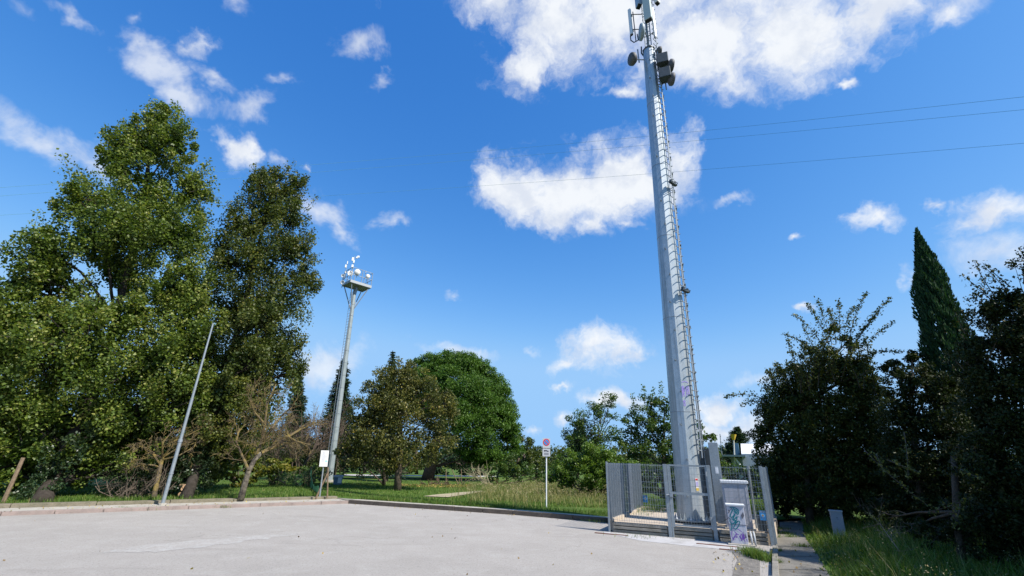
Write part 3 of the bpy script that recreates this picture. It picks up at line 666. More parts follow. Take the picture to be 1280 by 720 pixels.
def zc(x_, y_):                                                      # from a sketch grid 0..1 to the door
    return ((x_ - .5) * cw, y_ * .80)
def SK(l_):  # traced in a 12x grid of the door corners
    TL, TR, BL_, BR_ = (80, 100), (355, 100), (150, 660), (430, 690); o_ = []
    for X_, Y_ in l_:
        v_ = (Y_ - 100) / 575.; xl = 80 + (150 - 80) * v_; xr = 355 + (430 - 355) * v_; o_.append(zc((X_ - xl) / (xr - xl), .98 - v_ * .96))
    return o_
teal = [[(130, 120), (180, 115), (240, 130), (275, 170), (265, 220), (235, 215), (205, 180), (215, 140)], [(225, 150), (250, 165), (250, 195), (230, 195), (225, 165)], [(195, 130), (160, 200), (140, 270), (175, 270), (215, 215)], [(215, 235), (190, 290), (200, 310), (235, 270)],
        [(140, 300), (135, 350), (170, 380), (215, 350), (245, 300), (230, 260)], [(245, 270), (275, 260)], [(265, 330), (225, 380), (195, 440), (225, 460), (270, 410), (290, 350), (265, 330), (215, 370)], [(150, 360), (165, 420), (150, 490)], [(165, 300), (200, 330), (230, 320)]]
blk = [[(105, 160), (130, 200)], [(130, 165), (108, 215)], [(105, 280), (130, 305)], [(165, 130), (150, 160)]]
pur = [[(180, 465), (235, 455), (280, 470), (320, 500)], [(165, 490), (160, 560), (175, 610), (205, 590), (200, 570)], [(205, 500), (235, 530), (270, 545)], [(275, 545), (225, 545), (180, 640)], [(235, 540), (245, 590), (215, 580)], [(280, 560), (300, 600), (320, 640)], [(310, 530), (300, 580), (330, 610), (345, 560)], [(325, 520), (335, 600), (350, 530), (360, 600), (375, 560)], [(330, 560), (365, 540)], [(395, 600), (405, 640)], [(350, 610), (375, 650)], [(340, 500), (350, 620)]]
strokes('graffiti', [SK(l_) for l_ in teal], fo - V * .001, U, Z, .022, TEAL, sb, -V); strokes('graffiti', [SK(l_) for l_ in blk], fo - V * .001, U, Z, .014, DKB, sb, -V)
strokes('graffiti', [SK(l_) for l_ in pur], fo - V * .001, U, Z, .015, PURP, sb, -V)
# conduits arching out of the plinth beside it
for i, (xx, lb) in enumerate(((941, 'straighter grey conduit next to the graffitied cabinet'), (945, 'outer curved grey conduit at the plinth foot, farther from the graffitied cabinet'))):
    p_ = g(xx, 683); top = p_ + V * .16 + Z * .26; mb = MB()
    mb.tube([top + V * .1 + Z * .01, top, p_ + V * .07 + Z * .24, p_ + V * .02 + Z * .16, p_ + Z * 0], .022, 8)
    tag(mb.build('conduit', PVC, base=p_, smooth=True), lb, 'conduit', 'grey conduits by the small cabinet')
# meter box, dark box, stay tube, blue signs
c_ = g(900, 655, SL) + V * .8
mt, ce = cabinet('meter_box', 'yellowish meter box with a small window left of the larger grey cabinet', 'meter box', c_, .34, .2, 1.12, YEL, SL - .02)
MB().box(ce + Z * 1.13, U, V, Z, .19, .12, .02).build('lid', PVC, mt); MB().box(ce + Z * .92 + U * .06 - V * .102, U, V, Z, .05, .004, .09).build('window', DARKM, mt)
MB().box(ce + Z * .62 - V * .102, U, V, Z, .165, .004, .10).build('vent_panel', DARKM, mt)
c_ = g(954, 664, SL); MBx = MB().box(c_ + Z * .17, U, V, Z, .105, .06, .17); tag(MBx.build('junction_box', DARKM, base=c_, bevel=.006), 'small dark grey box standing on the plinth near the right corner post', 'junction box')
pa, pb = g(946, 660, SL), None; r_b = math.hypot(pa[0], pa[1]); pb = D(935.5, 585.5, r_b)
stt = MB(); stt.tube([pa, pb], .022, 8); stt.tube([pb - Z * .02, pb + Z * .06], .036, 8)
tag(stt.build('stay_tube', GALV, base=pa), 'slim upright galvanised tube with capped top behind the mesh near the right corner', 'tube')
def bsign(p, ux, n_, w, h, lb, tilt=0.):
    t_ = thing('warning_sign', lb, 'sign', p, 'small blue signs tied to the mesh fence')
    MB().box(p, ux, n_, Z, w / 2, .002, h / 2).build('plate', BLUE, t_)
    MB().box(p + Z * h * .38 + n_ * .0005, ux, n_, Z, w * .46, .0025, h * .07).build('top_band', mat('sign_pale', (.5, .62, .75), .5), t_)
    MB().tube([p - n_ * .001, p - n_ * .0042], w * .30, 14).build('emblem_ring', mat('sign_light_blue', (.20, .50, .80), .5), t_)
    MB().tube([p - n_ * .0015, p - n_ * .0062], w * .15, 12).build('emblem', ORG, t_)
    return t_
p_ = D(809, 638, math.hypot(Lb[0], Lb[1]) - .1); dB = nrm(Rb - Lb); nB = np.cross(Z, dB)
bsign(np.array([*(Lb + dB * .14 - nB * .03)[:2], .56]), dB, nB, .17, .24, 'small blue sign with emblem low on the back mesh, seen left of the mast')
Rm = B + (Rb - B) * .1; dR = nrm(Rb - B)
pS = g(957.5, 663, .0); pS = B - U * .10 + V * .10; bsign(np.array([pS[0], pS[1], .62]), U, V, .14, .21, 'small blue sign with emblem low beside the right corner post of the fence')

# ------------------------------------------------------------------ street things
# slim lamp column on the left pavement
p0 = g(203, 631, .09); rp = math.hypot(p0[0], p0[1]); pt = D(265.5, 404, rp); hz = pt[2] - .09
lp = thing('lamp_post', 'tall slim galvanised lamp column on the left pavement in front of the big trees', 'lamp post', p0)
mb = MB(); mb.tube([p0, p0 + Z * 1.9], .054, 12); mb.tube([p0 + Z * 1.9, p0 + Z * hz * .55], .047, 12); mb.tube([p0 + Z * hz * .55, p0 + Z * hz], [.04, .026], 12); mb.build('column', GALV, lp, smooth=False)
mb = MB(); mb.tube([p0 + Z * 1.86, p0 + Z * 1.95], .066, 12); mb.tube([p0 + Z * .9, p0 + Z * .93], .066, 12); mb.build('band', GALVD, lp)
MB().tube([p0 - Z * .02, p0 + Z * .05], .11, 10).build('foot', CONC, lp)
# no-parking sign
p0 = g(683, 635.5, .13); rp = math.hypot(p0[0], p0[1]); top = D(683, 548, rp)[2]
ns = thing('no_parking_sign', 'no parking sign on a thin pale pole in the verge', 'road sign', p0)
MB().tube([p0, p0 + Z * (top - .13)], .023, 10).build('pole', WHITE, ns)
sx = nrm(np.array([p0[1], -p0[0], 0])); sn = np.array([-sx[1], sx[0], 0]); sn = -sn if sn @ p0 > 0 else sn    # sn faces the lot
pw, ph = .28, .34; pc = np.array([p0[0], p0[1], top - ph / 2]) + sn * .045
MB().box(pc, sx, sn, Z, pw / 2, .003, ph / 2).build('plate', mat('plate_grey', (.48, .49, .50), .5), ns)
def disc(c, n_, r, off, nm, m, par): return MB().tube([c + n_ * (off - .001), c + n_ * off], r, 24).build(nm, m, par)
pr = disc(pc + Z * .03, sn, .125, .006, 'red_ring', RED, ns); disc(pc + Z * .03, sn, .092, .009, 'blue_disc', BLUE, ns)
d1_ = nrm(sx - Z); d2_ = np.cross(sn, d1_); MB().box(pc + Z * .03 + sn * .0105, d1_, sn, d2_, .10, .0012, .014).build('slash', RED, ns)
pc2 = pc - Z * (.17 + .155); MB().box(pc2, sx, sn, Z, pw / 2, .003, .135).build('lower_plate', MATS['plate_grey'], ns)
mb = MB()   # tow-away symbol and lines of text on the lower plate
for bx in ((-.03, .06, .06, .022), (-.07, .045, .02, .014), (.05, .045, .035, .018), (.0, -.02, .09, .006), (.0, -.05, .08, .006), (.0, -.08, .09, .006)): mb.box(pc2 + sx * bx[0] + Z * bx[1] + sn * .0045, sx, sn, Z, bx[2], .001, bx[3])
mb.build('symbol', DKB, ns)
MB().box(p0 + Z * (top - .13 - .17) + sn * .03, sx, sn, Z, .04, .012, .015).build('clamp', GALVD, ns)
# white notice board on a leaning pole with its wooden brace and stake
p0 = g(399.5, 621, .2); rp = math.hypot(p0[0], p0[1]); pt = D(405.3, 573, rp - .05)
nb = thing('notice_board', 'white notice board on a thin pole at the kerb corner near the far mast', 'notice board', p0)
MB().tube([p0, pt + Z * .2], .028, 8).build('pole', GALV, nb)
ax_ = nrm(pt - p0); bxv = nrm(np.array([p0[1], -p0[0], 0])); bnv = np.cross(bxv, ax_); bnv = -bnv if bnv @ p0 > 0 else bnv
s_ = depth(pt) / F; cB = pt + bnv * .04
MB().box(cB, bxv, bnv, ax_, 4.7 * s_, .008, 9.4 * s_).build('board', mat('board_white', (.68, .67, .65), .5), nb)
mb = MB()
rr_ = random.Random(4)
for k in range(15):
    zz = 8 - k * .85; l_ = rr_.uniform(1.2, 3.6); mb.box(cB + bnv * .0095 + ax_ * zz * s_ + bxv * (l_ - 3.6) * s_ * .6, bxv, bnv, ax_, l_ * s_, .001, .13 * s_)
mb.build('text_lines', mat('faded_ink', (.42, .42, .46), .7), nb); MB().box(cB + bnv * .0095 + ax_ * -3 * s_ + bxv * 2.6 * s_, bxv, bnv, ax_, 1.1 * s_, .0012, .6 * s_).build('printed_patch', CYA, nb)
q0 = g(409.5, 621, .2); r0 = math.hypot(q0[0], q0[1])
def stake(name, lb, x0, y0, x1, y1, r=.03, m=WOODG, z=.17, grp=None, r1=None, cat='stake'):
    a = g(x0, y0, z); ra = math.hypot(a[0], a[1]); b_ = D(x1, y1, r1 if r1 else ra); mid = (a + b_) / 2 + np.array([random.uniform(-.01, .01), 0, 0])
    o_ = MB().tube([a - Z * .05, mid, b_], [r, r * .93, r * .88], 7).build(name, m, base=a); return tag(o_, lb, cat, grp)
stake('wooden_stake', 'upright wooden stake right of the white notice board', 409.3, 621, 410, 584, .03)
stake('wooden_brace', 'slanting wooden brace leaning across below the white notice board', 395, 621, 409.8, 591, .038, cat='brace')
stake('leaning_post', 'weathered wooden post leaning right in the lawn at far left of the lot', 4, 627, 29, 572, .055, z=.2, cat='post')

# far mast with its platform of dishes
b0 = g(411, 602.5, .2); rf = math.hypot(b0[0], b0[1]); tp = D(443, 366, rf)
fm = thing('radio_mast', 'distant pale monopole mast with a platform of white dishes on top', 'mast', b0)
ta = np.array([tp[0], tp[1], tp[2]]); s_ = depth(ta) / F; sb_ = depth(b0) / F
mb = MB(); mb.tube([b0 + (ta - b0) * k / 10 for k in range(11)], [4.3 * sb_ * (1 - k / 10) + 2.2 * s_ * k / 10 for k in range(11)], 12, phase=.2)
mb.build('shaft', mat('far_mast_zinc', (.30, .34, .345), .55, .3, (.22, .26, .27), 2.5, .8), fm)
mb = MB(); rt_ = nrm(np.array([b0[1], -b0[0], 0]))
for k in range(14): c_ = b0 + (ta - b0) * (.06 + k / 15); rr = (4.3 * sb_ * (1 - (.06 + k / 15)) + 2.2 * s_ * (.06 + k / 15)); MB().tube([c_, c_ + Z * .035], rr + .008, 12).build('joint_band', GALV, fm)
vw_ = -nrm(np.array([b0[0], b0[1], 0])); ls = -rt_ * .8 + vw_ * .5; ls = nrm(ls); mb = MB()
for s2_ in (-.13, .13):
    off = np.cross(Z, ls) * s2_; mb.tube([b0 + ls * (4.3 * sb_ + .08) + off + Z * 1.5, ta + ls * (2.2 * s_ + .08) + off], .014, 5)
for k in range(56):
    f_k = .1 + .9 * k / 56; c_ = b0 + (ta - b0) * f_k + ls * (4.3 * (1 - f_k) * sb_ + 2.2 * s_ * f_k + .08); o_ = np.cross(Z, ls); mb.tube([c_ - o_ * .13, c_ + o_ * .13], .009, 4)
mb.build('ladder', GALVD, fm)
zp = D(443, 357, rf)[2]; pc = np.array([tp[0], tp[1], zp]); hw = 13.5 * s_
pa_ = R_(-25); pxv = rt_ * math.cos(pa_) + vw_ * math.sin(pa_); pyv = np.cross(Z, pxv)
pc = pc + rt_ * 1.5 * s_
pf = MB(); pf.box(pc, pxv, pyv, Z, hw, hw * .8, .05)
for k in (-1, 1): pf.box(pc + pxv * hw * k, pxv, pyv, Z, .035, hw * .82, .09); pf.box(pc + pyv * hw * .8 * k, pxv, pyv, Z, hw + .035, .03, .09)
pf.build('platform', mat('platform_steel', (.32, .34, .35), .6, .3), fm)
rl = MB()
for i in (-1, 0, 1):
    for j in (-1, 0, 1):
        if i or j: rl.tube([pc + pxv * hw * i + pyv * hw * .8 * j, pc + pxv * hw * i + pyv * hw * .8 * j + Z * 1.0], .022, 5)
for zz in (.5, 1.0):
    q = [pc + pxv * hw * i + pyv * hw * .8 * j + Z * zz for i, j in ((-1, -1), (1, -1), (1, 1), (-1, 1), (-1, -1))]
    for a_, b_ in zip(q, q[1:]): rl.tube([a_, b_], .02, 5)
rl.build('railing', GALV, fm)
sm = MB(); lowp = ta - Z * 1.4
for i, j in ((-1, -1), (1, -1), (1, 1), (-1, 1)): sm.tube([lowp, pc + pxv * hw * i * .9 + pyv * hw * .75 * j], .035, 6)
sm.tube([ta - Z * .1, pc], 2.4 * s_, 10); sm.build('strut', GALVD, fm)
WD = mat('dish_white', (.72, .72, .70), .45)
for (x_, y_, r_px, dx, dz, cat_) in ((438, 341.5, 3.6, -.1, .0, 1), (446.5, 340.5, 3.8, .15, -.2, 1), (428.5, 344.5, 2.4, -.5, 0, 1), (428, 353, 2.8, -.5, -.1, 1), (459.5, 345.5, 2.8, .5, 0, 1), (432.5, 340, 1.4, -.2, .1, 1)):
    p_ = D(x_, y_, rf - .7 * (1 if dx < .3 else .2)); dish(p_, vw_ + rt_ * dx + Z * dz, r_px * s_, WD, fm, dep=.12, arm=np.array([p_[0], p_[1], 0]) * .0 + (p_ - vw_ * .35 - Z * .25), n_=16, drum=x_ > 440)
for k, (xa, ya, xb, yb) in enumerate(((430, 350, 434.5, 327), (439, 345, 443, 320), (457, 345, 457.5, 339))):
    pa2, pb2 = D(xa, ya, rf - .3), D(xb, yb, rf - .3); MB().tube([pa2, pb2], .018, 5).build('whip_pole', GALVD, fm)
for (x_, y_, w_, h_) in ((434.3, 328.5, .5, 2.0), (432.2, 332.8, .9, 2.0), (441, 324, 1.2, 2.4), (442.3, 327, .9, 2), (440.6, 332.6, 1.2, 1.9), (446, 322, 1.0, 1.0), (448, 321, 1.3, 1.3), (457.3, 340.2, .5, 1.4)):
    p_ = D(x_, y_, rf - .35); MB().box(p_, rt_, vw_, Z, w_ * s_, .05, h_ * s_).build('small_antenna', WD, fm, bevel=.01)
MB().tube([D(443, 323, rf - .3), D(448, 321, rf - .3)], .018, 5).build('boom', GALVD, fm)
mb = MB(); mb.tube([b0 - Z * .1, b0 + Z * .12], 6 * sb_, 14); mb.build('base_flange', CONC, fm)

# power lines
for i, (ya, yb, yc, r0_, lb) in enumerate(((234.5, 184, 121, 40, 'uppermost of the three thin power lines crossing the sky'), (245, 194, 137, 41, 'middle one of the three thin power lines crossing the sky'), (269, 228, 179, 42, 'lowest of the three thin power lines crossing the sky'))):
    a_, m_, b_ = D(0, ya, r0_ * 1.25), D(650, yb + 1, r0_), D(1280, yc, r0_ * .9)
    # a smooth catenary-like run through the three points, carried on past the frame
    pts = []
    for t_ in np.linspace(-.9, 1.9, 57): pts.append(2 * (t_ - .5) * (t_ - 1) * a_ - 4 * t_ * (t_ - 1) * m_ + 2 * t_ * (t_ - .5) * b_)
    o_ = MB().tube(pts, .010, 5).build('power_line', WIRE, base=m_); tag(o_, lb, 'power line', 'power lines across the sky')

# concrete marker cabinet in the tall grass
p0 = g(1051, 674, .03); rp = math.hypot(p0[0], p0[1]); hb = D(1039, 639, rp)[2]
sx = nrm(np.array([math.cos(R_(-27)), math.sin(R_(-27)), 0])); sy = np.array([-sx[1], sx[0], 0]); lean = nrm(Z + sx * .015)
bo = thing('service_pillar', 'small pale grey service pillar standing in the tall grass right of the footpath', 'service pillar', p0)
s_ = depth(p0) / F; hh = hb - .03
MB().box(p0 + lean * hh / 2, sx, sy, lean, 6.4 * s_, .07, hh / 2).build('body', mat('pillar_grey', (.25, .29, .34), .65, 0, (.29, .32, .37), 6, .7, .1, 60), bo, bevel=.008)
MB().box(p0 + lean * (hh + .015), sx, sy, lean, 7.2 * s_, .085, .018).build('cap', mat('pillar_cap', (.32, .36, .40), .6), bo, bevel=.005)
mb = MB(); mb.tube([p0 + lean * hh * .78 - sy * .068, p0 + lean * hh * .78 - sy * .076], .012, 8); mb.tube([p0 + lean * hh * .72 - sy * .068 + sx * .01, p0 + lean * hh * .72 - sy * .076 + sx * .01], .006, 8); mb.build('lock', DARKM, bo)

# grey bin by the far mast
p0 = g(424, 606, .17) ; s_ = depth(p0) / F
bn = thing('grey_bin', 'pale blue-grey plastic bin on the lawn beside the foot of the distant mast', 'bin', p0)
bx_ = nrm(np.array([p0[1], -p0[0], 0])); by_ = np.array([-bx_[1], bx_[0], 0]); c_ = D(422, 602, math.hypot(p0[0], p0[1]))
mb = MB(); w0, w1, h_ = 4.8 * s_, 5.6 * s_, 9 * s_; vv = []
for zz, w_ in ((0, w0), (h_, w1)):
    for i, j in ((-1, -1), (1, -1), (1, 1), (-1, 1)): vv.append(np.array([c_[0], c_[1], p0[2]]) + bx_ * w_ * i + by_ * w_ * .6 * j + Z * zz)
mb.add(vv, [(3, 2, 1, 0), (4, 5, 6, 7), (0, 1, 5, 4), (1, 2, 6, 5), (2, 3, 7, 6), (3, 0, 4, 7)]); mb.build('body', mat('bin_plastic', (.16, .22, .29), .5), bn, bevel=.02)
MB().box(np.array([c_[0], c_[1], p0[2] + h_ + .03]), bx_, by_, Z, w1 * 1.1, w1 * .7, .045).build('lid', mat('bin_lid', (.45, .5, .55), .5), bn, bevel=.01)
MB().box(np.array([c_[0], c_[1], p0[2] + h_ * .6]) - by_ * w1 * .62 + bx_ * w1 * .4, bx_, by_, Z, .1, .004, .14).build('label_patch', WHITE, bn)

# small building behind the hedge
rb_ = 34.
def BP(x, y, r=rb_): return D(x, y, r)
c_ = BP(944, 575); bxx = nrm(np.array([c_[1], -c_[0], 0])); byy = np.array([-bxx[1], bxx[0], 0]); s_ = depth(c_) / F
bd = thing('white_roofed_shed', 'low building with bright white roof panels behind the ivy hedge', 'building', (c_[0], c_[1], 0))
MB().box((c_[0], c_[1], 1.1), bxx, byy, Z, 26 * s_, 1.6, 1.1).build('wall', mat('shed_wall', (.30, .36, .38), .8), bd)
z1_ = BP(930, 578)[2]; z2_ = BP(930, 568.5)[2]; z3_ = BP(930, 555)[2]
MB().box(BP(916, 570, rb_ - 1.6), bxx, byy, Z, 14 * s_, 1.0, .05).build('canopy', mat('canopy_green', (.14, .20, .21), .6), bd)
MB().box(np.array([*BP(948, 574, rb_ - 1.9)[:2], (z1_ + z2_) / 2 - .1]), bxx, byy, Z, 17 * s_, .05, (z2_ - z1_) / 2 + .12).build('fascia', mat('fascia_grey', (.42, .45, .52), .6), bd)
q = BP(948, 568.5, rb_ - 1.8); rfv = [np.array([*(q + bxx * 18 * s_ * i + byy * 2.2 * j)[:2], z2_ + (z3_ - z2_) * 1.06 * j]) for i, j in ((-1, 0), (1, 0), (1, 1), (-1, 1))]
MB().add(rfv + [v_ - Z * .06 for v_ in rfv], [(0, 1, 2, 3), (7, 6, 5, 4), (0, 4, 5, 1), (1, 5, 6, 2), (2, 6, 7, 3), (3, 7, 4, 0)]).build('roof', WHITE, bd)
MB().box(BP(920.5, 562, rb_ - .6), bxx, byy, Z, 3 * s_, .3, 7.5 * s_).build('vent_stack', mat('vent_blue', (.08, .17, .24), .6), bd)
MB().tube([BP(919, 573, rb_ - 2), BP(925, 581, rb_ - 2)], .06, 6).build('down_pipe', WHITE, bd)
fn_ = thing('flue_pole', 'pale pole topped by a yellow funnel above the building behind the hedge', 'pole', (*BP(919, 580, 32)[:2], 0))
pA = BP(919.5, 600, 32.); pB = BP(917, 550, 32.); MB().tube([pA, pB], .045, 8).build('pole', mat('pole_cream', (.55, .53, .45), .6), fn_)
MB().tube([pB, BP(916.3, 543, 32.)], [.07, .19], 12).build('funnel', mat('funnel_yellow', (.62, .40, .03), .5), fn_)
an = MB(); an.tube([BP(903.5, 580, 32), BP(900, 542.5, 32)], .025, 6); an.tube([BP(899.6, 545, 32), BP(901, 545, 32)], .05, 6); an.tube([BP(900, 552, 32), BP(901.6, 552, 32)], .045, 6)
tag(an.build('aerial', GALVD, base=(*BP(903.5, 580, 32)[:2], 0)), 'thin grey aerial rising above the hedge left of the yellow funnel', 'aerial')

# ------------------------------------------------------------------ leaves
def runit(n): v = RNG.normal(size=(n, 3)); return v / np.linalg.norm(v, axis=1, keepdims=True)
def quads(C, a, b, bend=0.):
    """rhombic leaves: centre, long half axis, short half axis"""
    n = len(C); v = np.empty((n, 4, 3)); v[:, 0] = C - a; v[:, 1] = C + b - a * .15; v[:, 2] = C + a; v[:, 3] = C - b - a * .15
    return v.reshape(-1, 3), np.arange(n * 4).reshape(-1, 4)
def leafmesh(name, C, size, m, parent, aspect=.62, up=.3, axis=None, axw=0., rnd=None, vary=.35, base=None):
    n = len(C); a = runit(n)
    if axis is not None: a = a * (1 - axw) + axis * axw; a /= np.linalg.norm(a, axis=1, keepdims=True)
    nn = runit(n); nn[:, 2] = np.abs(nn[:, 2]) + up; b = np.cross(nn, a); b /= (np.linalg.norm(b, axis=1, keepdims=True) + 1e-9)
    s = (size if hasattr(size, '__len__') else np.full(n, size)) * (1 + vary * RNG.uniform(-1, 1, n))
    v, f = quads(C, a * (s / 2)[:, None], b * (s / 2 * aspect)[:, None])
    r = np.clip(RNG.uniform(0, 1, n) if rnd is None else rnd, 0, 1)
    return link(name, v, f, m, parent, rnd=np.repeat(r, 4), base=base)
def px_lobes(lobes, r):
    """lobes: (x, y, radius px, depth offset m, squash) read off the photo at horizontal distance r"""
    out = []
    for l in lobes:
        x, y, rp = l[:3]; dr = l[3] if len(l) > 3 else 0.; sq = l[4] if len(l) > 4 else 1.
        c = D(x, y, r + dr); out.append((c, rp * depth(c) / F, sq))
    return out
DENS = 14.
def scatter(lobes, dens, lp, clump=45, shell=.55, cs=.17, zmin=.12, flat=.8, upbias=0., vary=1.):
    """leaf centres grouped in clumps that sit on and inside the lobes"""
    Cs, Rr, K = [], [], []
    clump = clump * 2.2
    for c, R, sq in lobes:
        n = max(3, int(DENS * dens * R * R / (lp * lp) / clump)); d = runit(n); d[:, 2] += upbias; d /= np.linalg.norm(d, axis=1, keepdims=True)
        rad = (shell + (1.04 - shell) * RNG.uniform(0, 1, n) ** .6) * R; cc = c + d * rad[:, None] * np.array([1, 1, sq])
        crd = R * cs * RNG.uniform(.6, 1.5, n) + lp * 1.2; tone = RNG.uniform(-.22, .22, n)
        k = (clump * RNG.uniform(.5, 1.5, n)).astype(int); idx = np.repeat(np.arange(n), k); m = len(idx)
        off = runit(m) * (RNG.uniform(0, 1, m) ** .45)[:, None] * crd[idx][:, None] * np.array([1, 1, flat])
        Cs.append(cc[idx] + off); Rr.append(np.clip(RNG.uniform(0, 1, m) * .7 + .15 + tone[idx], 0, 1))
        K.append(cc)
    C = np.concatenate(Cs); r = np.concatenate(Rr); keep = C[:, 2] > zmin
    return C[keep], r[keep], K
def limbs(trunk, lobes, K, n_sub, tr=.05, r0=None):
    """trunk: list of (point, radius). Limbs run from the trunk to every lobe, then to some clumps"""
    mb = MB(); P = [np.array(p, float) for p, _ in trunk]; Rd = [r for _, r in trunk]; mb.tube(P, Rd, 10)
    for (c, R, sq), cl in zip(lobes, K):
        # leave the trunk below the lobe
        best = None
        for i, p in enumerate(P):
            d = c - p
            if d[2] < .15 * np.linalg.norm(d) and i > 0: continue
            s = np.linalg.norm(d) - .15 * p[2]
            if best is None or s < best[0]: best = (s, i)
        i = best[1] if best else len(P) - 1
        if i == 0 and len(P) > 2: i = 1
        p = P[i]; d = c - p; mid = p + d * .5 + Z * .12 * np.linalg.norm(d) * RNG.uniform(-.3, 1); ra = min(Rd[i] * .6, max(tr, R * .05))
        mb.tube([p, p + (mid - p) * .5 + RNG.normal(size=3) * R * .05, mid, mid + (c - mid) * .5 + RNG.normal(size=3) * R * .05, c], [ra, ra * .8, ra * .65, ra * .5, ra * .35], 6)
        if len(cl):
            for k in RNG.choice(len(cl), min(n_sub, len(cl)), replace=False):
                q = cl[k]; st = mid + (c - mid) * RNG.uniform(.2, 1.); m_ = (st + q) / 2 + RNG.normal(size=3) * R * .08
                mb.tube([st, m_, q, q + (q - m_) * .25], [ra * .4, ra * .27, ra * .14, ra * .05], 4, cap=False)
    return mb
def tree(name, label, cat, base, trunk, lobes, lm, bm, dens, lp, group=None, n_sub=14, crown='crown', aspect=.62, up=.3, shell=.55, cs=.17, clump=45, fill=.12, axis=None, axw=0., upbias=0., flat=.8, zmin=.12, extra=None, tr=.05):
    t_ = thing(name, label, cat, base, group); C, r, K = scatter(lobes, dens, lp, clump, shell, cs, zmin, flat, upbias)
    s = np.full(len(C), lp)
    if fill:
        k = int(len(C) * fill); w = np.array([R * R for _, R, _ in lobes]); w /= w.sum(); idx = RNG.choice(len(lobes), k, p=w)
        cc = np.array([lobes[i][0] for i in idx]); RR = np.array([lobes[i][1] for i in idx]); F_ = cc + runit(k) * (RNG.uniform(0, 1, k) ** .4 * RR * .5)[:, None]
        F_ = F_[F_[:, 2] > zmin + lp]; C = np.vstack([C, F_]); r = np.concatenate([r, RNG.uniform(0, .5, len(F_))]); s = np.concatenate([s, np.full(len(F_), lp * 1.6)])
    if extra is not None: C = np.vstack([C, extra]); r = np.concatenate([r, RNG.uniform(.4, 1, len(extra))]); s = np.concatenate([s, np.full(len(extra), lp)])
    ax = None
    if axis is not None: ax = np.tile(np.array(axis, float), (len(C), 1))
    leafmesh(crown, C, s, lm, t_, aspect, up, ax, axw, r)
    if trunk: limbs(trunk, lobes, K, n_sub, tr).build('trunk', bm, t_, smooth=True)
    return t_, K
def shoots(pairs, n_leaf, lp, wob_=.03, spread=1.2, curve=.1):
    """leafy arching shoots: (start, end) pairs -> leaf centres and twig tubes"""
    C = []; mb = MB()
    for a, b in pairs:
        a, b = np.array(a, float), np.array(b, float); l = np.linalg.norm(b - a); mid = (a + b) / 2 + Z * l * curve + RNG.normal(size=3) * l * .04
        ts = np.linspace(0, 1, 7); pts = [(1 - t) ** 2 * a + 2 * t * (1 - t) * mid + t * t * b for t in ts]
        mb.tube(pts, [.012 * (1 - t * .7) * max(1, l / 2) for t in ts], 4, cap=False); k = int(n_leaf * l)
        t = RNG.uniform(.05, 1, k)[:, None]; C.append((1 - t) ** 2 * a + 2 * t * (1 - t) * mid + t * t * b + RNG.normal(size=(k, 3)) * lp * spread * (1.1 - t * .6))
    return np.vstack(C), mb
def spray(p, d, gens, l, r, mb, wig=.35, kids=3, droop=0., minr=.002, shrink=.72):
    """bare branching wood"""
    if gens == 0: return
    p = np.array(p, float); d = nrm(d); pts = [p]; q = p; dd = d
    for i in range(3): dd = nrm(dd + RNG.normal(size=3) * wig * .4 - Z * droop * .15); q = q + dd * l / 3; pts.append(q)
    mb.tube(pts, [r, r * .88, r * .76, r * .6], 5 if gens > 2 else 3, cap=False)
    for k in range(kids):
        j = RNG.integers(1, 4); nd = nrm(dd + RNG.normal(size=3) * wig * 1.5); spray(pts[j], nd, gens - 1, l * shrink * RNG.uniform(.7, 1.2), max(minr, r * .55), mb, wig, kids, droop, minr, shrink)

LM_A = leafmat('leaf_poplar', [(0, (.026, .050, .008)), (.45, (.078, .122, .016)), (.8, (.155, .195, .03)), (1, (.26, .26, .07))], .3, .5, .35)
LM_B = leafmat('leaf_poplar_dark', [(0, (.022, .040, .008)), (.5, (.058, .082, .014)), (.85, (.12, .135, .028)), (1, (.20, .18, .05))], .28, .5, .35)
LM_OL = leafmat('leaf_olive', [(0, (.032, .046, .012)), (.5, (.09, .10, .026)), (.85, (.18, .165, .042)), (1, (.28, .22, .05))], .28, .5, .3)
LM_P = leafmat('needle_pine', [(0, (.018, .048, .007)), (.5, (.055, .12, .013)), (1, (.115, .195, .028))], .25, .5, .25)
LM_C = leafmat('needle_dark', [(0, (.010, .026, .012)), (.6, (.024, .050, .020)), (1, (.045, .075, .03))], .15, .6, .2)
LM_CY = leafmat('needle_cypress', [(0, (.010, .034, .014)), (.6, (.022, .060, .022)), (1, (.045, .095, .03))], .15, .6, .2)
LM_I = leafmat('leaf_hedge', [(0, (.025, .050, .010)), (.5, (.055, .10, .018)), (.85, (.10, .15, .03)), (1, (.17, .19, .05))], .3, .45, .35)
LM_BR = leafmat('leaf_bright', [(0, (.045, .09, .012)), (.5, (.09, .155, .02)), (1, (.16, .22, .04))], .35, .45, .35)
LM_YG = leafmat('leaf_yellow_green', [(0, (.05, .08, .01)), (.5, (.13, .14, .02)), (1, (.26, .20, .03))], .3, .5, .3)
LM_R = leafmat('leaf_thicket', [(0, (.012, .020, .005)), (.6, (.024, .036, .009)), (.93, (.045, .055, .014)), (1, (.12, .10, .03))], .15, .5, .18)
LM_RN = leafmat('leaf_shrub', [(0, (.018, .032, .007)), (.6, (.042, .062, .012)), (.9, (.10, .11, .025)), (1, (.17, .16, .04))], .2, .45, .25)
LM_IV = leafmat('leaf_ivy', [(0, (.012, .03, .01)), (.6, (.03, .055, .018)), (1, (.07, .09, .035))], .15, .4, .4)

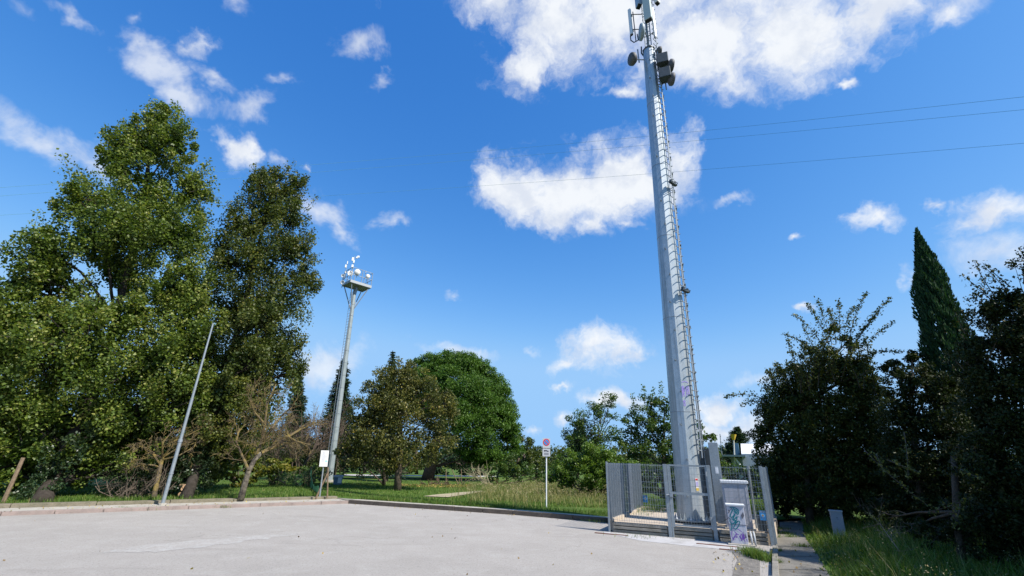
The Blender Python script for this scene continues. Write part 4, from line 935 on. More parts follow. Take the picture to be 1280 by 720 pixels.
BARKG = mat('grey_bark', (.055, .046, .038), .95, 0, (.03, .025, .02), 6, .9, .9, 30, .1)
def crown_shoots(lobes, per, lp, lmin, lmax, ytop, dens=70, up=1.0, out=.45, spread=1.7, pts_=()):
    """upright leafy shoots that break the outline; lobes whose own top is high enough get them"""
    prs = []
    for c, R, sq in lobes:
        for k in range(max(1, int(per * R))):
            d = runit(1)[0]; d[2] = abs(d[2]) * .9 + .1; a = c + d * R * .55; e = nrm(d * np.array([out, out, .3]) + Z * up); b = c + d * R * .8 + e * random.uniform(lmin, lmax)
            prs.append((a, b))
    for (x0, y0, x1, y1, r) in pts_: prs.append((D(x0, y0, r), D(x1, y1, r)))
    return shoots(prs, dens, lp, spread=spread, curve=.05)
# --- the two tall poplars on the left
LA = px_lobes([(192, 152, 21, 0, 1.3), (186, 178, 32), (160, 190, 28, 1), (220, 182, 24, -1, 1.3), (135, 196, 16, 0, 1.3), (150, 215, 20), (190, 240, 48, 0, 1.2), (244, 240, 20, -.5), (102, 262, 26, .5, 1.1), (100, 238, 14), (150, 290, 62), (225, 300, 46, -1),
    (60, 320, 36), (44, 302, 16), (30, 362, 36), (68, 350, 34), (95, 400, 36), (150, 345, 34, 1), (165, 395, 36, -1), (215, 365, 40, -1), (120, 300, 30), (240, 375, 42, -1.6), (8, 400, 45), (30, 445, 52), (110, 450, 72, -1), (200, 455, 66, -1.6), (250, 430, 34, -2), (5, 510, 56), (90, 525, 66, -.5), (175, 525, 60, -1), (235, 495, 38, -1.6), (-40, 430, 60), (-50, 530, 60),
    (25, 565, 40), (140, 556, 36), (70, 575, 26, 0), (40, 585, 26, -.3), (30, 600, 18, -.2), (195, 560, 30, -.5), (210, 585, 18, -.3), (80, 578, 26, -1), (112, 575, 26, -1), (145, 580, 24, -.5), (182, 588, 20, -.5), (35, 560, 40, -1.2), (15, 590, 20, -.5), (130, 540, 36, -1.4), (205, 520, 30, -1.4), (250, 500, 28, -1.8)], 24.)
tbase = g(52, 626, .18); mid_ = D(95, 575, 22.8); 
TrA = [(tbase - Z * .1, .27), (D(62, 605, 22.4), .22), (D(85, 560, 22.8), .22), (D(118, 490, 23.4), .19), (D(145, 400, 24), .13), (D(165, 310, 24), .10), (D(182, 230, 24), .07), (D(191, 160, 24), .05)]
SPA = [(188, 170, 191, 123, 24), (190, 170, 197, 130, 24.3), (180, 170, 182, 134, 24), (212, 170, 219, 128, 23.5), (216, 175, 226, 134, 23.6), (222, 185, 238, 150, 23.5), (158, 185, 153, 150, 24.4), (165, 190, 163, 158, 24), (140, 200, 131, 158, 24.5), (235, 230, 262, 200, 23.2), (240, 240, 270, 222, 23), (245, 250, 275, 246, 23), (110, 255, 96, 208, 24.6), (112, 260, 104, 214, 24.4), (60, 310, 40, 285, 24), (40, 310, 12, 306, 24), (45, 320, 22, 318, 24), (205, 185, 208, 150, 24), (172, 185, 170, 146, 24), (90, 270, 74, 246, 24)]
exA, mbA = crown_shoots(LA[:22], .9, .10, .6, 1.5, 0, pts_=SPA + [(a + 3, b, c - 4, d + 6, e + .4) for a, b, c, d, e in SPA] + [(a - 4, b, c + 5, d + 12, e - .4) for a, b, c, d, e in SPA])
tA, KA = tree('tall_poplar', 'largest spreading tree at far left with mid-green leaves and several leafy spires', 'tree', tbase, TrA, LA, LM_A, BARKG, 1.85, .098, n_sub=9, clump=70, cs=.15, shell=.5, fill=.15, flat=1.3, aspect=.8, upbias=.2, tr=.07, extra=exA); mbA.build('shoots', BARKG, tA)
LB = px_lobes([(345, 222, 13, 0, 1.3), (324, 225, 14, 0, 1.3), (370, 230, 13, -.5, 1.3), (334, 262, 36, 0, 1.2), (303, 282, 22), (364, 272, 24, -.5), (322, 325, 48, 0, 1.1), (285, 330, 24, .5), (372, 318, 24, -.5), (384, 350, 18), (345, 380, 44), (292, 395, 42, .6), (310, 440, 46), (352, 438, 32),
    (283, 470, 38, .5), (330, 490, 38), (362, 465, 18), (260, 520, 40, .5), (300, 535, 38, .3), (250, 560, 30, .3), (262, 590, 16, -.2), (280, 575, 22, -.3), (225, 575, 22, 0), (262, 545, 26, -.9), (280, 500, 28, -1), (300, 450, 28, -1.2), (320, 400, 26, -1.2), (245, 590, 16, -.3)], 22.5)
tb0 = g(233, 622, .18)
TrB = [(tb0 - Z * .1, .20), (D(246, 585, 21.8), .17), (D(268, 520, 22), .15), (D(293, 430, 22.3), .12), (D(315, 340, 22.5), .09), (D(335, 260, 22.5), .07), (D(343, 222, 22.5), .03)]
SPB = [(345, 250, 344, 208, 22.5), (340, 250, 336, 206, 22.5), (328, 250, 322, 210, 22.5), (352, 250, 357, 214, 22.3), (365, 260, 372, 214, 22.2), (370, 262, 380, 222, 22.2), (315, 262, 306, 226, 22.6), (375, 300, 394, 286, 22), (380, 325, 398, 318, 22), (300, 290, 288, 250, 22.8), (380, 350, 398, 342, 22), (335, 240, 330, 212, 22.5)]
exB, mbB = crown_shoots(LB[:15], 1.3, .09, .5, 1.3, 0, pts_=SPB + [(a + 2, b, c - 4, d + 5, e + .3) for a, b, c, d, e in SPB] + [(a - 3, b, c + 4, d + 10, e - .3) for a, b, c, d, e in SPB])
tB0, _k = tree('slender_poplar', 'second tall tree, narrower and darker, right of the largest tree', 'tree', tb0, TrB, LB, LM_B, BARKG, 1.8, .09, n_sub=12, clump=56, cs=.15, shell=.45, fill=.12, flat=1.5, aspect=.8, upbias=.3, axis=(0, 0, 1), axw=.2, tr=.06, extra=exB); mbB.build('shoots', BARKG, tB0)
C, r, K = scatter(px_lobes([(40, 622, 9), (52, 620, 7), (48, 611, 14), (58, 598, 15), (66, 584, 17), (28, 612, 12), (70, 608, 9), (80, 565, 18), (36, 618, 9), (95, 545, 16)], 21.9) + px_lobes([(34, 620, 10), (45, 614, 12), (56, 619, 10), (62, 608, 10)], 21.2), 1.4, .085, 30, .7, .25); leafmesh('ivy', C, .085, LM_IV, tA, rnd=r)
tB = [o for o in bpy.data.objects if o.name.startswith('slender_poplar')][0]
C, r, K = scatter(px_lobes([(230, 620, 6), (240, 618, 6), (236, 610, 10), (241, 600, 11), (252, 606, 9), (225, 606, 9), (247, 580, 12), (256, 555, 13), (266, 528, 13), (276, 500, 12)], 21.6), 1.6, .08, 30, .7, .25); leafmesh('ivy', C, .08, LM_IV, tB, rnd=r)
# trunk in the gap beneath them
tg = g(97, 607, .17); rg_ = math.hypot(tg[0], tg[1])
tree('shade_tree', 'dark-trunked tree standing on the shaded lawn behind the largest tree', 'tree', tg, [(tg - Z * .1, .36), (D(98, 590, rg_), .32), (D(100, 560, rg_), .3)], px_lobes([(100, 555, 42), (60, 560, 36), (140, 560, 36), (-20, 570, 40), (-70, 570, 40)], rg_), LM_B, BARK, 1.0, .16, n_sub=4, fill=.2)
# ivy-wrapped stump with cut logs
ti = g(236, 623, .18)
ti_l = px_lobes([(238, 590, 20), (230, 606, 18), (246, 572, 16), (232, 560, 14)], 21.6)
t_ = thing('ivy_bush', 'dusky ivy bush wrapped round the foot of the second tall tree beside the lamp column', 'bush', ti)
C, r, K = scatter(ti_l, 1.6, .075, 40, .5, .2); leafmesh('foliage', C, .075, LM_IV, t_, rnd=r)
for i, (x_, y_, ln_) in enumerate(((231, 608, .5), (233.5, 613.5, .45), (229, 611, .35), (232, 618.5, .5), (224.5, 621.5, .3), (239, 620, .5))):
    p_ = D(x_, y_, 20.9); p_[2] = max(p_[2], .25); d = nrm(np.array([-p_[0], -p_[1], 0]) + RNG.normal(size=3) * 3); mb = MB().tube([p_, p_ - d * ln_ + Z * .02], [.075, .07], 9)
    o_ = mb.build('cut_log', mat('cut_wood', (.40, .25, .14), .9, 0, (.22, .15, .10), 8, .9), base=p_); tag(o_, ('upper log left of the stack beside the lamp column', 'cut log in the middle of the stack beside the lamp column', 'left cut log of the stack, just above its middle', 'lowest middle log lying on the grass under the stack', 'log lying on the grass nearest to the lamp column', 'log lying on the grass at the right of the stack')[i], 'log', 'cut logs beside the lamp column')
# dead brushwood heap between the two trunks
bh = g(172, 624, .18); t_ = mb = MB()
for k in range(70):
    p_ = g(random.uniform(135, 205), random.uniform(612, 624), .16); spray(p_, np.array([random.uniform(-1, 1), random.uniform(-.4, .4), random.uniform(.3, 1.5)]), 3, random.uniform(.3, .8), .014, mb, .5, 3)
o_ = mb.build('brushwood', mat('dead_twig', (.15, .115, .085), .95, 0, (.08, .06, .045), 10, .8), base=bh); tag(o_, 'tangled heap of dead brushwood between the tall tree trunks', 'brushwood')
p_ = g(192, 622.5, .18); mb = MB(); q1 = D(199, 590, 21.2); q2 = D(203, 572, 21.3)
lb = thing('lichened_dead_tree', 'dead tree with yellow lichened twigs left of the lamp column', 'tree', p_)
mb.tube([p_, q1, q2], [.085, .07, .055], 8); mb.build('trunk', LICH, lb, smooth=True); mb = MB()
for (x_, y_), (x2, y2) in (((203, 572), (178, 556)), ((203, 572), (215, 540)), ((203, 572), (190, 545)), ((203, 572), (232, 545)), ((200, 585), (176, 580)), ((203, 572), (250, 540)), ((210, 555), (262, 530)), ((203, 575), (240, 560)), ((200, 580), (185, 566))):
    a_, b_ = D(x_, y_, 21.3), D(x2, y2, 20.9); mb.tube([a_, (a_ + b_) / 2 + RNG.normal(size=3) * .12, b_], [.04, .03, .02], 5)
    for k in range(3): s0 = a_ + (b_ - a_) * random.uniform(.4, 1); spray(s0, (b_ - a_) / np.linalg.norm(b_ - a_) + RNG.normal(size=3) * .5, 4, .36, .012, mb, .55, 3, .5, .006)
mb.build('branches', LICH, lb)
C, r, K = scatter(px_lobes([(205, 600, 22), (190, 585, 22), (170, 600, 24), (150, 600, 20), (215, 570, 20), (150, 585, 16)], 22.4), .9, .06, 30, .3, .3); 
t_ = thing('scrubby_bush', 'sparse brown-green scrub behind the brushwood heap', 'bush', g(180, 620, .18)); leafmesh('foliage', C, .06, LM_IV, t_, rnd=r)

# --- bare lichened tree leaning right
p_ = g(301, 623, .18); r3 = math.hypot(p_[0], p_[1]); lt_ = thing('bare_leaning_tree', 'small leaning tree with pale bare branches right of the second tall tree', 'tree', p_)
P3 = lambda x, y, d=0: D(x, y, r3 + d)
mb = MB(); mb.tube([p_ - Z * .05, P3(306, 605), P3(311, 588), P3(318, 575), P3(327, 566)], [.115, .10, .09, .08, .07], 9)
mb.build('trunk', mat('dark_lichen_bark', (.06, .05, .042), .95, 0, (.24, .21, .15), 9, .8, .8, 30), lt_, smooth=True); mb = MB()
for path, rr in (([(318, 575), (326, 555), (331, 530), (334, 505), (345, 480)], .06), ([(327, 566), (343, 558), (360, 546), (375, 537), (395, 528)], .075), ([(311, 588), (302, 568), (295, 552), (300, 535)], .045), ([(326, 555), (340, 535), (352, 520), (368, 505)], .05), ([(360, 546), (372, 552), (388, 556)], .03), ([(331, 530), (318, 515), (312, 498)], .04)):
    pts = [P3(x, y, random.uniform(-.4, .4)) for x, y in path]; mb.tube(pts, [rr * (1 - .75 * i / len(pts)) for i in range(len(pts))], 6)
    for i in range(1, len(pts)):
        for k in range(3): s0 = pts[i - 1] + (pts[i] - pts[i - 1]) * random.random(); spray(s0, nrm(pts[i] - pts[i - 1]) + RNG.normal(size=3) * .6, 4, .5, rr * .28, mb, .45, 3, -.1, .005)
mb.build('branches', LICH, lt_)
C, r, K = scatter(px_lobes([(305, 500, 26), (330, 520, 22), (290, 540, 24), (318, 545, 20)], r3 + 1.2), .6, .07, 30, .2, .3); leafmesh('foliage', C, .075, LM_YG, lt_, rnd=r * .7)
# --- yellow-green laurel mass on the lawn behind
pb_ = g(305, 609, .17); rr_b = math.hypot(pb_[0], pb_[1])
tree('yellow_green_shrub', 'wide yellow-green shrub on the lawn behind the bare leaning tree', 'shrub', pb_, [(pb_, .1), (pb_ + Z * 1, .08)], px_lobes([(275, 592, 17), (292, 580, 20), (315, 578, 22), (290, 597, 13), (318, 598, 12), (340, 590, 18), (355, 582, 14), (300, 562, 16), (265, 575, 16)], rr_b, ), LM_YG, BARK, 1.5, .12, n_sub=2, flat=.35, cs=.22, upbias=.3)
# --- brown bare scrub wood
def bare(name, lb, cat, x, y, r, n, hmin, hmax, m, wpx, fol=None, grp=None):
    b_ = D(x, y, r); b_[2] = .15; t_ = thing(name, lb, cat, b_, grp); mb = MB(); s_ = depth(b_) / F
    for k in range(n):
        p_ = b_ + nrm(np.array([b_[1], -b_[0], 0])) * random.uniform(-wpx, wpx) * s_ + nrm(np.array([b_[0], b_[1], 0])) * random.uniform(-1, 1.5)
        h = random.uniform(hmin, hmax); spray(p_, np.array([random.uniform(-.25, .25), random.uniform(-.2, .2), 1]), 5, h * .36, .05, mb, .3, 3, 0, .011, .78)
    mb.build('branches', m, t_)
    if fol: C, r_, K = scatter(px_lobes(fol, r), .55, .09, 26, .1, .35); leafmesh('foliage', C, .09, LM_OL, t_, rnd=r_ * .6)
    return t_
TW = mat('brown_twig', (.095, .07, .052), .95, 0, (.08, .06, .05), 4, .8)
bare('leafless_tree', 'reddish-brown leafless thicket left of the distant mast, left of two', 'tree', 352, 604, 33., 9, 4.5, 6.2, TW, 22, [(350, 560, 26), (330, 575, 18)], 'brown leafless trees by the distant mast')
bare('leafless_tree', 'brown leafless thicket directly behind the white notice board', 'tree', 398, 604, 35., 9, 4.0, 5.6, TW, 20, [(395, 575, 22), (415, 570, 20)], 'brown leafless trees by the distant mast')
# --- conifers
def conifer(name, lb, tipx, tipy, bx, by, hwp, r, lm, n=9000, lp=.16, grp=None, tiers=24, droop=.25, start=.08):
    tp_, b_ = D(tipx, tipy, r), D(bx, by, r); b_[2] = .1; tiers = int(tiers * 1.9); n = int(n * 2.0); t_ = thing(name, lb, 'tree', b_, grp); H = tp_[2] - b_[2]; s_ = depth((tp_ + b_) / 2) / F; Rm_ = hwp * s_
    MB().tube([b_, b_ + (tp_ - b_) * .5, tp_], [H * .022, H * .012, .02], 8).build('trunk', BARK, t_); C, ax, mb = [], [], MB()
    for k in range(tiers):
        f_k = start + (1 - start) * k / tiers; c = b_ + (tp_ - b_) * f_k; Rk = Rm_ * (1 - f_k) ** .8 * random.uniform(.65, 1.15) + .08; nb_ = 8
        for j in range(nb_):
            a = random.uniform(0, 2 * math.pi); rr = Rk * random.uniform(.7, 1.1); d = np.array([math.cos(a), math.sin(a), -droop * random.uniform(.2, 1.2)]); e = c + d * rr
            mb.tube([c, e], [.035, .01], 4, cap=False); m_ = max(4, int(n / tiers / nb_ * (1.25 - f_k))); t = RNG.uniform(.15, 1.0, m_)[:, None]; w = (1.05 - t) * .28 * rr + .05
            sd = np.array([-math.sin(a), math.cos(a), 0]); C.append(c + (e - c) * t + sd * RNG.normal(size=(m_, 1)) * w + Z * RNG.normal(size=(m_, 1)) * .16 * rr + Z * .02); ax.append(np.tile(nrm(e - c), (m_, 1)))
    mb.build('branches', BARK, t_); C = np.vstack(C); leafmesh('needles', C, lp, lm, t_, .3, .2, np.vstack(ax), .6); return t_
conifer('conifer', 'dark pointed conifer left of the distant mast above the brown thicket', 373, 461, 370, 600, 27, 45., LM_C, 9000, .28, 'pointed conifers in the distance', 22, .3)
conifer('conifer', 'taller dark conifer rising directly behind the distant mast', 431, 447, 415, 600, 34, 43., LM_C, 13000, .28, 'pointed conifers in the distance', 28, .2)
conifer('conifer', 'short dark conifer top poking out of the olive-green tree crown', 491, 438, 482, 600, 24, 33., LM_C, 7000, .2, 'pointed conifers in the distance', 26, .2)
# --- olive-green broadleaf tree
po = g(497, 613, .15); ro = math.hypot(po[0], po[1])
LO = px_lobes([(480, 470, 16), (505, 462, 14), (525, 485, 22), (480, 500, 26), (560, 510, 16), (450, 525, 20), (497, 478, 24), (515, 470, 18), (470, 492, 18), (500, 505, 34), (462, 520, 26), (452, 545, 22), (470, 555, 30), (505, 550, 34), (540, 520, 28), (545, 490, 18), (553, 545, 20), (440, 560, 12), (448, 575, 12), (530, 568, 18), (480, 575, 20), (425, 570, 9)], ro)
tree('olive_green_tree', 'rounded tree with dull olive, yellowing leaves in front of the umbrella pine', 'tree', po, [(po - Z * .1, .2), (D(498, 590, ro), .17), (D(500, 560, ro), .15), (D(500, 520, ro), .11), (D(498, 480, ro), .04)], LO, LM_OL, BARK, 1.6, .105, n_sub=10, clump=30, cs=.2, shell=.45, fill=.08)
p_ = g(480, 607, .15); r_t = math.hypot(p_[0], p_[1])
tree('thin_tree', 'thin dark-trunked small tree left of the olive-green tree', 'tree', p_, [(p_, .1), (D(480, 575, r_t), .08)], px_lobes([(470, 578, 18), (445, 582, 18), (490, 570, 18)], r_t), LM_OL, BARK, .9, .13, n_sub=4)
# --- umbrella pine
pp = g(534, 603.5, .15); rp = math.hypot(pp[0], pp[1]); rp = 37.
pp = D(534, 603.5, rp); pp[2] = .1
LP = px_lobes([(535, 458, 15, 1), (558, 456, 16, 0), (582, 458, 16, -.5), (603, 472, 17, -.5), (622, 495, 17, -.5), (640, 535, 12, -.5), (645, 560, 10, 0), (520, 465, 14, 1), (548, 462, 17), (572, 458, 17, -.5), (596, 468, 20, -.5), (617, 487, 18), (628, 515, 18, -.5), (634, 545, 17), (560, 485, 26, -1.5), (592, 498, 28, -2), (613, 528, 24, -1.5), (575, 525, 26, -2.5), (530, 478, 20, 0), (540, 510, 22, -1), (600, 555, 22, -1.5), (622, 570, 15, -.5), (516, 500, 22, 1), (585, 570, 15, -.5), (605, 580, 10, -1), (560, 550, 16, 1.5), (637, 525, 12, .5)], rp)
t_, KP = tree('umbrella_pine', 'big rounded bright green umbrella pine in the middle distance', 'tree', pp, [(pp, .5), (D(538, 585, rp), .42), (D(543, 560, rp), .36), (D(555, 520, rp), .25)], LP, LM_P, BARKR, 6.5, .17, n_sub=5, clump=30, cs=.17, shell=.68, fill=.35, aspect=.34, axis=(0, 0, 1), axw=.35, upbias=.35, flat=.75, up=0)
# dead boughs and prunings under the pine
def brush(name, lb, x, y, r, n, l, dirv_, m, cat='brushwood', sp=1.2):
    b_ = D(x, y, r); b_[2] = .15; mb = MB()
    for k in range(n): spray(b_ + np.array([random.uniform(-sp, sp), random.uniform(-.6, .6), 0]), np.array(dirv_) + RNG.normal(size=3) * .35, 3, l, .03, mb, .35, 3, 0, .01)
    return tag(mb.build(name, m, base=b_), lb, cat)
brush('dead_bough', 'pale dead bough sloping down from the right edge of the umbrella pine', 613, 602, 32, 10, .9, (-.9, 0, .9), mat('straw_twig', (.24, .21, .13), .95), 'dead bough', .35)
brush('prunings_heap', 'low heap of brown prunings with a stick upright in it, under the umbrella pine', 556, 606, 31, 26, .28, (0, 0, .1), mat('brown_prunings', (.11, .075, .05), .95), 'heap', 1.3)
for i, (x0, x1, y1, lb) in enumerate(((557.5, 557.5, 586, 'upright stick standing in the heap of prunings under the pine'), (573, 565, 587, 'stick leaning left in the shade right of the prunings heap'), (577, 576.5, 586, 'thin upright pole in the dark under the pine, right of the heap'))):
    a_ = D(x0, 606, 31.2 + i * .4); a_[2] = .1; b_ = D(x1, y1, 31.2 + i * .4); tag(MB().tube([a_, b_], .025, 5).build('stick', WOODG, base=a_), lb, 'stick', 'sticks under the pine')
# --- netting fence left of the far mast
nf = thing('netting_fence', 'sagging green garden netting on old wooden posts near the distant mast', 'fence', g(380, 606, .15))
npts = [(341, 607.5, 349, 583), (386, 608.5, 389, 583), (401, 621, 402, 590)]
PP = []
for (x0, y0, x1, y1) in npts[:2]:
    a_ = g(x0, y0, .15); b_ = D(x1, y1, math.hypot(a_[0], a_[1])); PP.append((a_, b_)); MB().tube([a_, b_], .05, 7).build('post', WOODG, nf)
a_ = g(344, 599, .9); MB().tube([D(344, 598, math.hypot(*PP[0][0][:2])), D(356, 604, math.hypot(*PP[0][0][:2]) - .3)], .035, 6).build('fallen_rail', WOODG, nf)
NET = bpy.data.materials.new('green_netting'); NET.use_nodes = True; t = NET.node_tree; b = t.nodes['Principled BSDF']; b.inputs['Base Color'].default_value = (.02, .12, .06, 1); b.inputs['Roughness'].default_value = .7
mb = MB()
q0_, q1_, q2_ = PP[0], PP[1], (g(398, 617, .18), D(398, 606, math.hypot(*g(398, 617, .18)[:2])))
for (A0, A1), (B0, B1) in ((q0_, q1_), (q1_, q2_)):
    for k in range(11):
        f0 = k / 10; pts = []
        for j in range(9): u0 = j / 8; c0_ = A0 + (B0 - A0) * u0; c1__ = A1 + (B1 - A1) * u0; sag = -.35 * math.sin(math.pi * u0) * f0; pts.append(c0_ + (c1__ - c0_) * f0 * .92 + Z * sag)
        mb.tube(pts, .007, 3, cap=False)
    for j in range(40):
        u0 = j / 39; c0_ = A0 + (B0 - A0) * u0; c1__ = A1 + (B1 - A1) * u0; mb.tube([c0_, c0_ + (c1__ - c0_) * .92 - Z * .35 * math.sin(math.pi * u0)], .006, 3, cap=False)
mb.build('netting', NET, nf)
brush('bramble_patch', 'low tangle of dry bramble between the netting posts', 365, 607, 27, 22, .5, (0, 0, .5), mat('bramble', (.10, .10, .05), .95), 'brambles', 1.3)
tree('garden_shrub', 'dark shrub growing through the netting fence by the distant mast', 'shrub', D(385, 603, 29), None, px_lobes([(375, 592, 12), (390, 590, 12), (400, 594, 12), (360, 594, 10), (345, 596, 8)], 29), LM_I, BARK, 1.2, .09)
# --- right of the pine
def simple(name, lb, cat, x, r, lobes, lm, lp, dens=1.2, grp=None, trunk_=None, **k):
    b_ = D(x, 600, r); b_[2] = .1; low = cat in ('shrub', 'hedge', 'bush'); tk = [(b_, .08), (D(x, 592, r), .06)] if low else [(b_, .2), (D(x, 585, r), .17), (D(trunk_ or x, 560, r), .12)]
    return tree(name, lb, cat, b_, tk, px_lobes(lobes, r), lm, BARK, dens, lp, grp, **k)
BGR = 'trees beyond the meadow'
simple('dark_tree', 'dark green tree just right of the umbrella pine', 'tree', 648, 46, [(650, 548, 14), (645, 565, 16), (662, 560, 16), (655, 580, 18), (672, 578, 14), (640, 588, 14), (672, 590, 12)], LM_B, .19, 1.3, BGR, n_sub=3)
simple('low_shrub', 'low dark shrub at the pine foot beside the pale dead bough', 'shrub', 622, 34, [(625, 590, 12), (640, 584, 14), (656, 588, 14), (612, 594, 9), (672, 592, 12), (686, 594, 10)], LM_I, .12, 1.3, n_sub=1)
conifer('cedar', 'blue-green layered cedar behind the bush right of the no parking sign', 726, 524, 722, 600, 30, 48., LM_C, 8000, .26, 'layered cedars in the distance', 14, -.1, .25)
simple('ragged_tree', 'ragged open-crowned tree above the bright bush, left of the tall mast', 'tree', 745, 40, [(752, 503, 12), (763, 498, 8), (742, 510, 14), (752, 520, 15), (730, 522, 14), (765, 522, 10), (716, 532, 12), (742, 540, 20), (765, 545, 16), (722, 548, 16), (745, 560, 22), (705, 545, 10)], LM_I, .15, .95, BGR, n_sub=10, shell=.2, fill=.02, cs=.32)
ex, mbx = shoots([(D(812, 515, 30), D(803, 482, 30)), (D(830, 515, 30), D(826, 477, 30)), (D(835, 510, 30), D(842, 484, 30)), (D(795, 520, 30), D(790, 492, 30)), (D(815, 510, 30), D(817, 485, 30)), (D(850, 520, 30), D(852, 492, 30))], 60, .1)
simple('vigorous_tree', 'dense green tree directly behind the tall mast', 'tree', 830, 30, [(812, 505, 14), (830, 503, 15), (800, 525, 20), (832, 530, 26), (790, 540, 18), (812, 550, 26), (850, 550, 26), (868, 530, 16), (880, 545, 13), (870, 570, 22), (795, 568, 22), (780, 552, 14), (835, 580, 24), (893, 570, 10)], LM_I, .125, 1.35, BGR, n_sub=8, shell=.4, fill=.08, extra=ex)
simple('bright_bush', 'broad bright green bush between the no parking sign and the mesh fence', 'bush', 735, 25, [(735, 570, 16), (752, 572, 16), (715, 580, 17), (738, 590, 22), (765, 585, 18), (700, 592, 15), (712, 604, 13), (740, 608, 16), (768, 606, 16), (785, 590, 16), (690, 598, 8)], LM_BR, .10, 2.4, n_sub=3, cs=.18, shell=.6, upbias=.25)
simple('ivy_hedge', 'ivy-covered hedge close behind the mesh fence and cabinets', 'hedge', 860, 20.5, [(x_, y_, r__) for x_, y_, r__ in ((790, 592, 14), (808, 588, 14), (826, 590, 15), (845, 592, 15), (862, 590, 14), (890, 590, 13), (905, 588, 11), (918, 593, 13), (935, 594, 12), (950, 597, 12), (965, 600, 14), (800, 610, 14), (820, 612, 14), (842, 614, 14), (862, 612, 14), (882, 608, 15), (902, 610, 14), (920, 612, 14), (940, 614, 14), (958, 615, 14), (975, 620, 12))], LM_I, .085, 1.9, n_sub=2, cs=.2, shell=.6)
conifer('cedar', 'dark layered cedar behind the white-roofed building', 921, 533, 925, 600, 36, 48., LM_C, 10000, .24, 'layered cedars in the distance', 16, -.15, .2)
tree('orange_flowering_shrub', 'shrub with a few orange flowers just behind the right end of the mesh fence', 'shrub', D(972, 610, 20), None, px_lobes([(972, 600, 9), (968, 608, 9)], 19.), LM_I, BARK, 1.0, .08)
C = px_lobes([(970, 593, 4.5)], 18.6)[0]; fl = C[0] + RNG.normal(size=(40, 3)) * C[1] * .5; o_ = leafmesh('blossom', fl, .06, leafmat('petal_orange', [(0, (.6, .12, .01)), (1, (.8, .3, .02))], .2), [o for o in bpy.data.objects if o.name.startswith('orange_flowering')][0])

# --- trees and hedges on the far side of the park
for i, (x_, rr_, lobes_, lb) in enumerate(((30, 44, [(30, 560, 26), (0, 570, 26), (55, 575, 22), (20, 590, 20)], 'dark park tree far behind the trunk of the largest tree'),
        (-60, 44, [(-60, 560, 30), (-30, 575, 26), (-90, 575, 28)], 'dark park tree mostly beyond the left edge'),
        (120, 46, [(120, 558, 26), (95, 575, 20), (150, 570, 24)], 'dark park tree seen past the shaded trunk in the gap'),
        (200, 46, [(205, 556, 28), (180, 575, 20), (235, 572, 24), (205, 588, 14)], 'dark park tree far behind the brushwood heap'),
        (275, 48, [(275, 552, 28), (250, 572, 22), (305, 568, 26)], 'dark park tree far behind the yellow-green shrub'),
        (350, 50, [(350, 560, 24), (330, 575, 20), (380, 572, 24), (350, 588, 14)], 'dark park tree far behind the leafless thicket'),
        (455, 50, [(455, 570, 20), (430, 578, 18), (480, 578, 18), (455, 590, 10)], 'dark park tree far behind the olive-green tree'),
        (520, 50, [(500, 585, 12), (518, 588, 8), (535, 583, 13), (512, 578, 10), (550, 588, 10)], 'low dark park shrub tree behind the olive-green tree trunk'),
        (655, 52, [(640, 588, 12), (660, 588, 12), (680, 588, 12), (625, 588, 12)], 'low dark park tree right of the umbrella pine foot'),
        (580, 46, [(560, 575, 18), (590, 575, 20), (610, 582, 16), (575, 590, 12), (600, 592, 10), (545, 586, 14)], 'dark shrubby tree in the shade behind the umbrella pine'))):
    simple('park_tree', lb, 'tree', x_, rr_, lobes_, LM_C if i == 9 else LM_B, .2, 1.2, 'dark trees across the park', n_sub=2)
# --- dark thicket on the right
def near(name, lb, cat, x, y, r, lobes, lm, lp, dens, **k):
    b_ = D(x, y, r); b_[2] = .02; s_ = depth(b_) / F
    tk = [(b_, 5 * s_), (D(x - 4, y - 60, r), 4 * s_), (D(x - 8, y - 130, r), 3 * s_)]
    return tree(name, lb, cat, b_, tk, px_lobes(lobes, r) + (OVER if name == 'overhanging_tree' else []), lm, BARK, dens, lp, 'dark trees right of the footpath', **k)
OVER = [(np.array(c_), r__, .8) for c_, r__ in (((13.5, 6.5, 6.5), 2.0), ((15.5, 5.0, 7.0), 2.4), ((14.0, 7.8, 4.5), 1.8), ((16.5, 6.5, 5.0), 2.4), ((17.5, 3.5, 7.5), 2.4), ((13.2, 8.4, 2.4), 1.5), ((15.0, 6.5, 2.6), 2.0), ((19., 5, 5.5), 2.6), ((11.9, 4.2, 6.2), 1.8), ((12.6, 3.0, 6.6), 2.0), ((13.4, 4.8, 4.6), 1.8))]
Sx = [((1055, 450), (1113, 372)), ((1060, 440), (1085, 365)), ((1050, 430), (1048, 376)), ((1040, 430), (1022, 374)), ((1035, 440), (990, 392)), ((1030, 450), (978, 418)), ((1070, 450), (1118, 402)), ((1030, 460), (985, 440)), ((1055, 430), (1068, 383)), ((1045, 430), (1035, 385)), ((1065, 455), (1130, 440)), ((1020, 440), (1003, 405)), ((1040, 440), (1008, 380)), ((1075, 470), (1128, 455)), ((960, 500), (905, 497)), ((958, 505), (925, 508)), ((985, 470), (962, 462)), ((1060, 440), (1098, 388)), ((985, 470), (948, 480))]
for k in range(34):
    a0 = random.uniform(965, 1105); b0_ = (a0 + random.uniform(-26, 26), 455 + abs(a0 - 1048) * .28 - random.uniform(5, 48)); Sx.append(((a0, 475 + abs(a0 - 1048) * .35), b0_))
ex, mbx = shoots([(D(a[0], a[1], 17.6 + random.uniform(-.8, .8)), D(b[0], b[1], 17.2 + random.uniform(-1, 1))) for a, b in Sx], 120, .055, curve=.16)
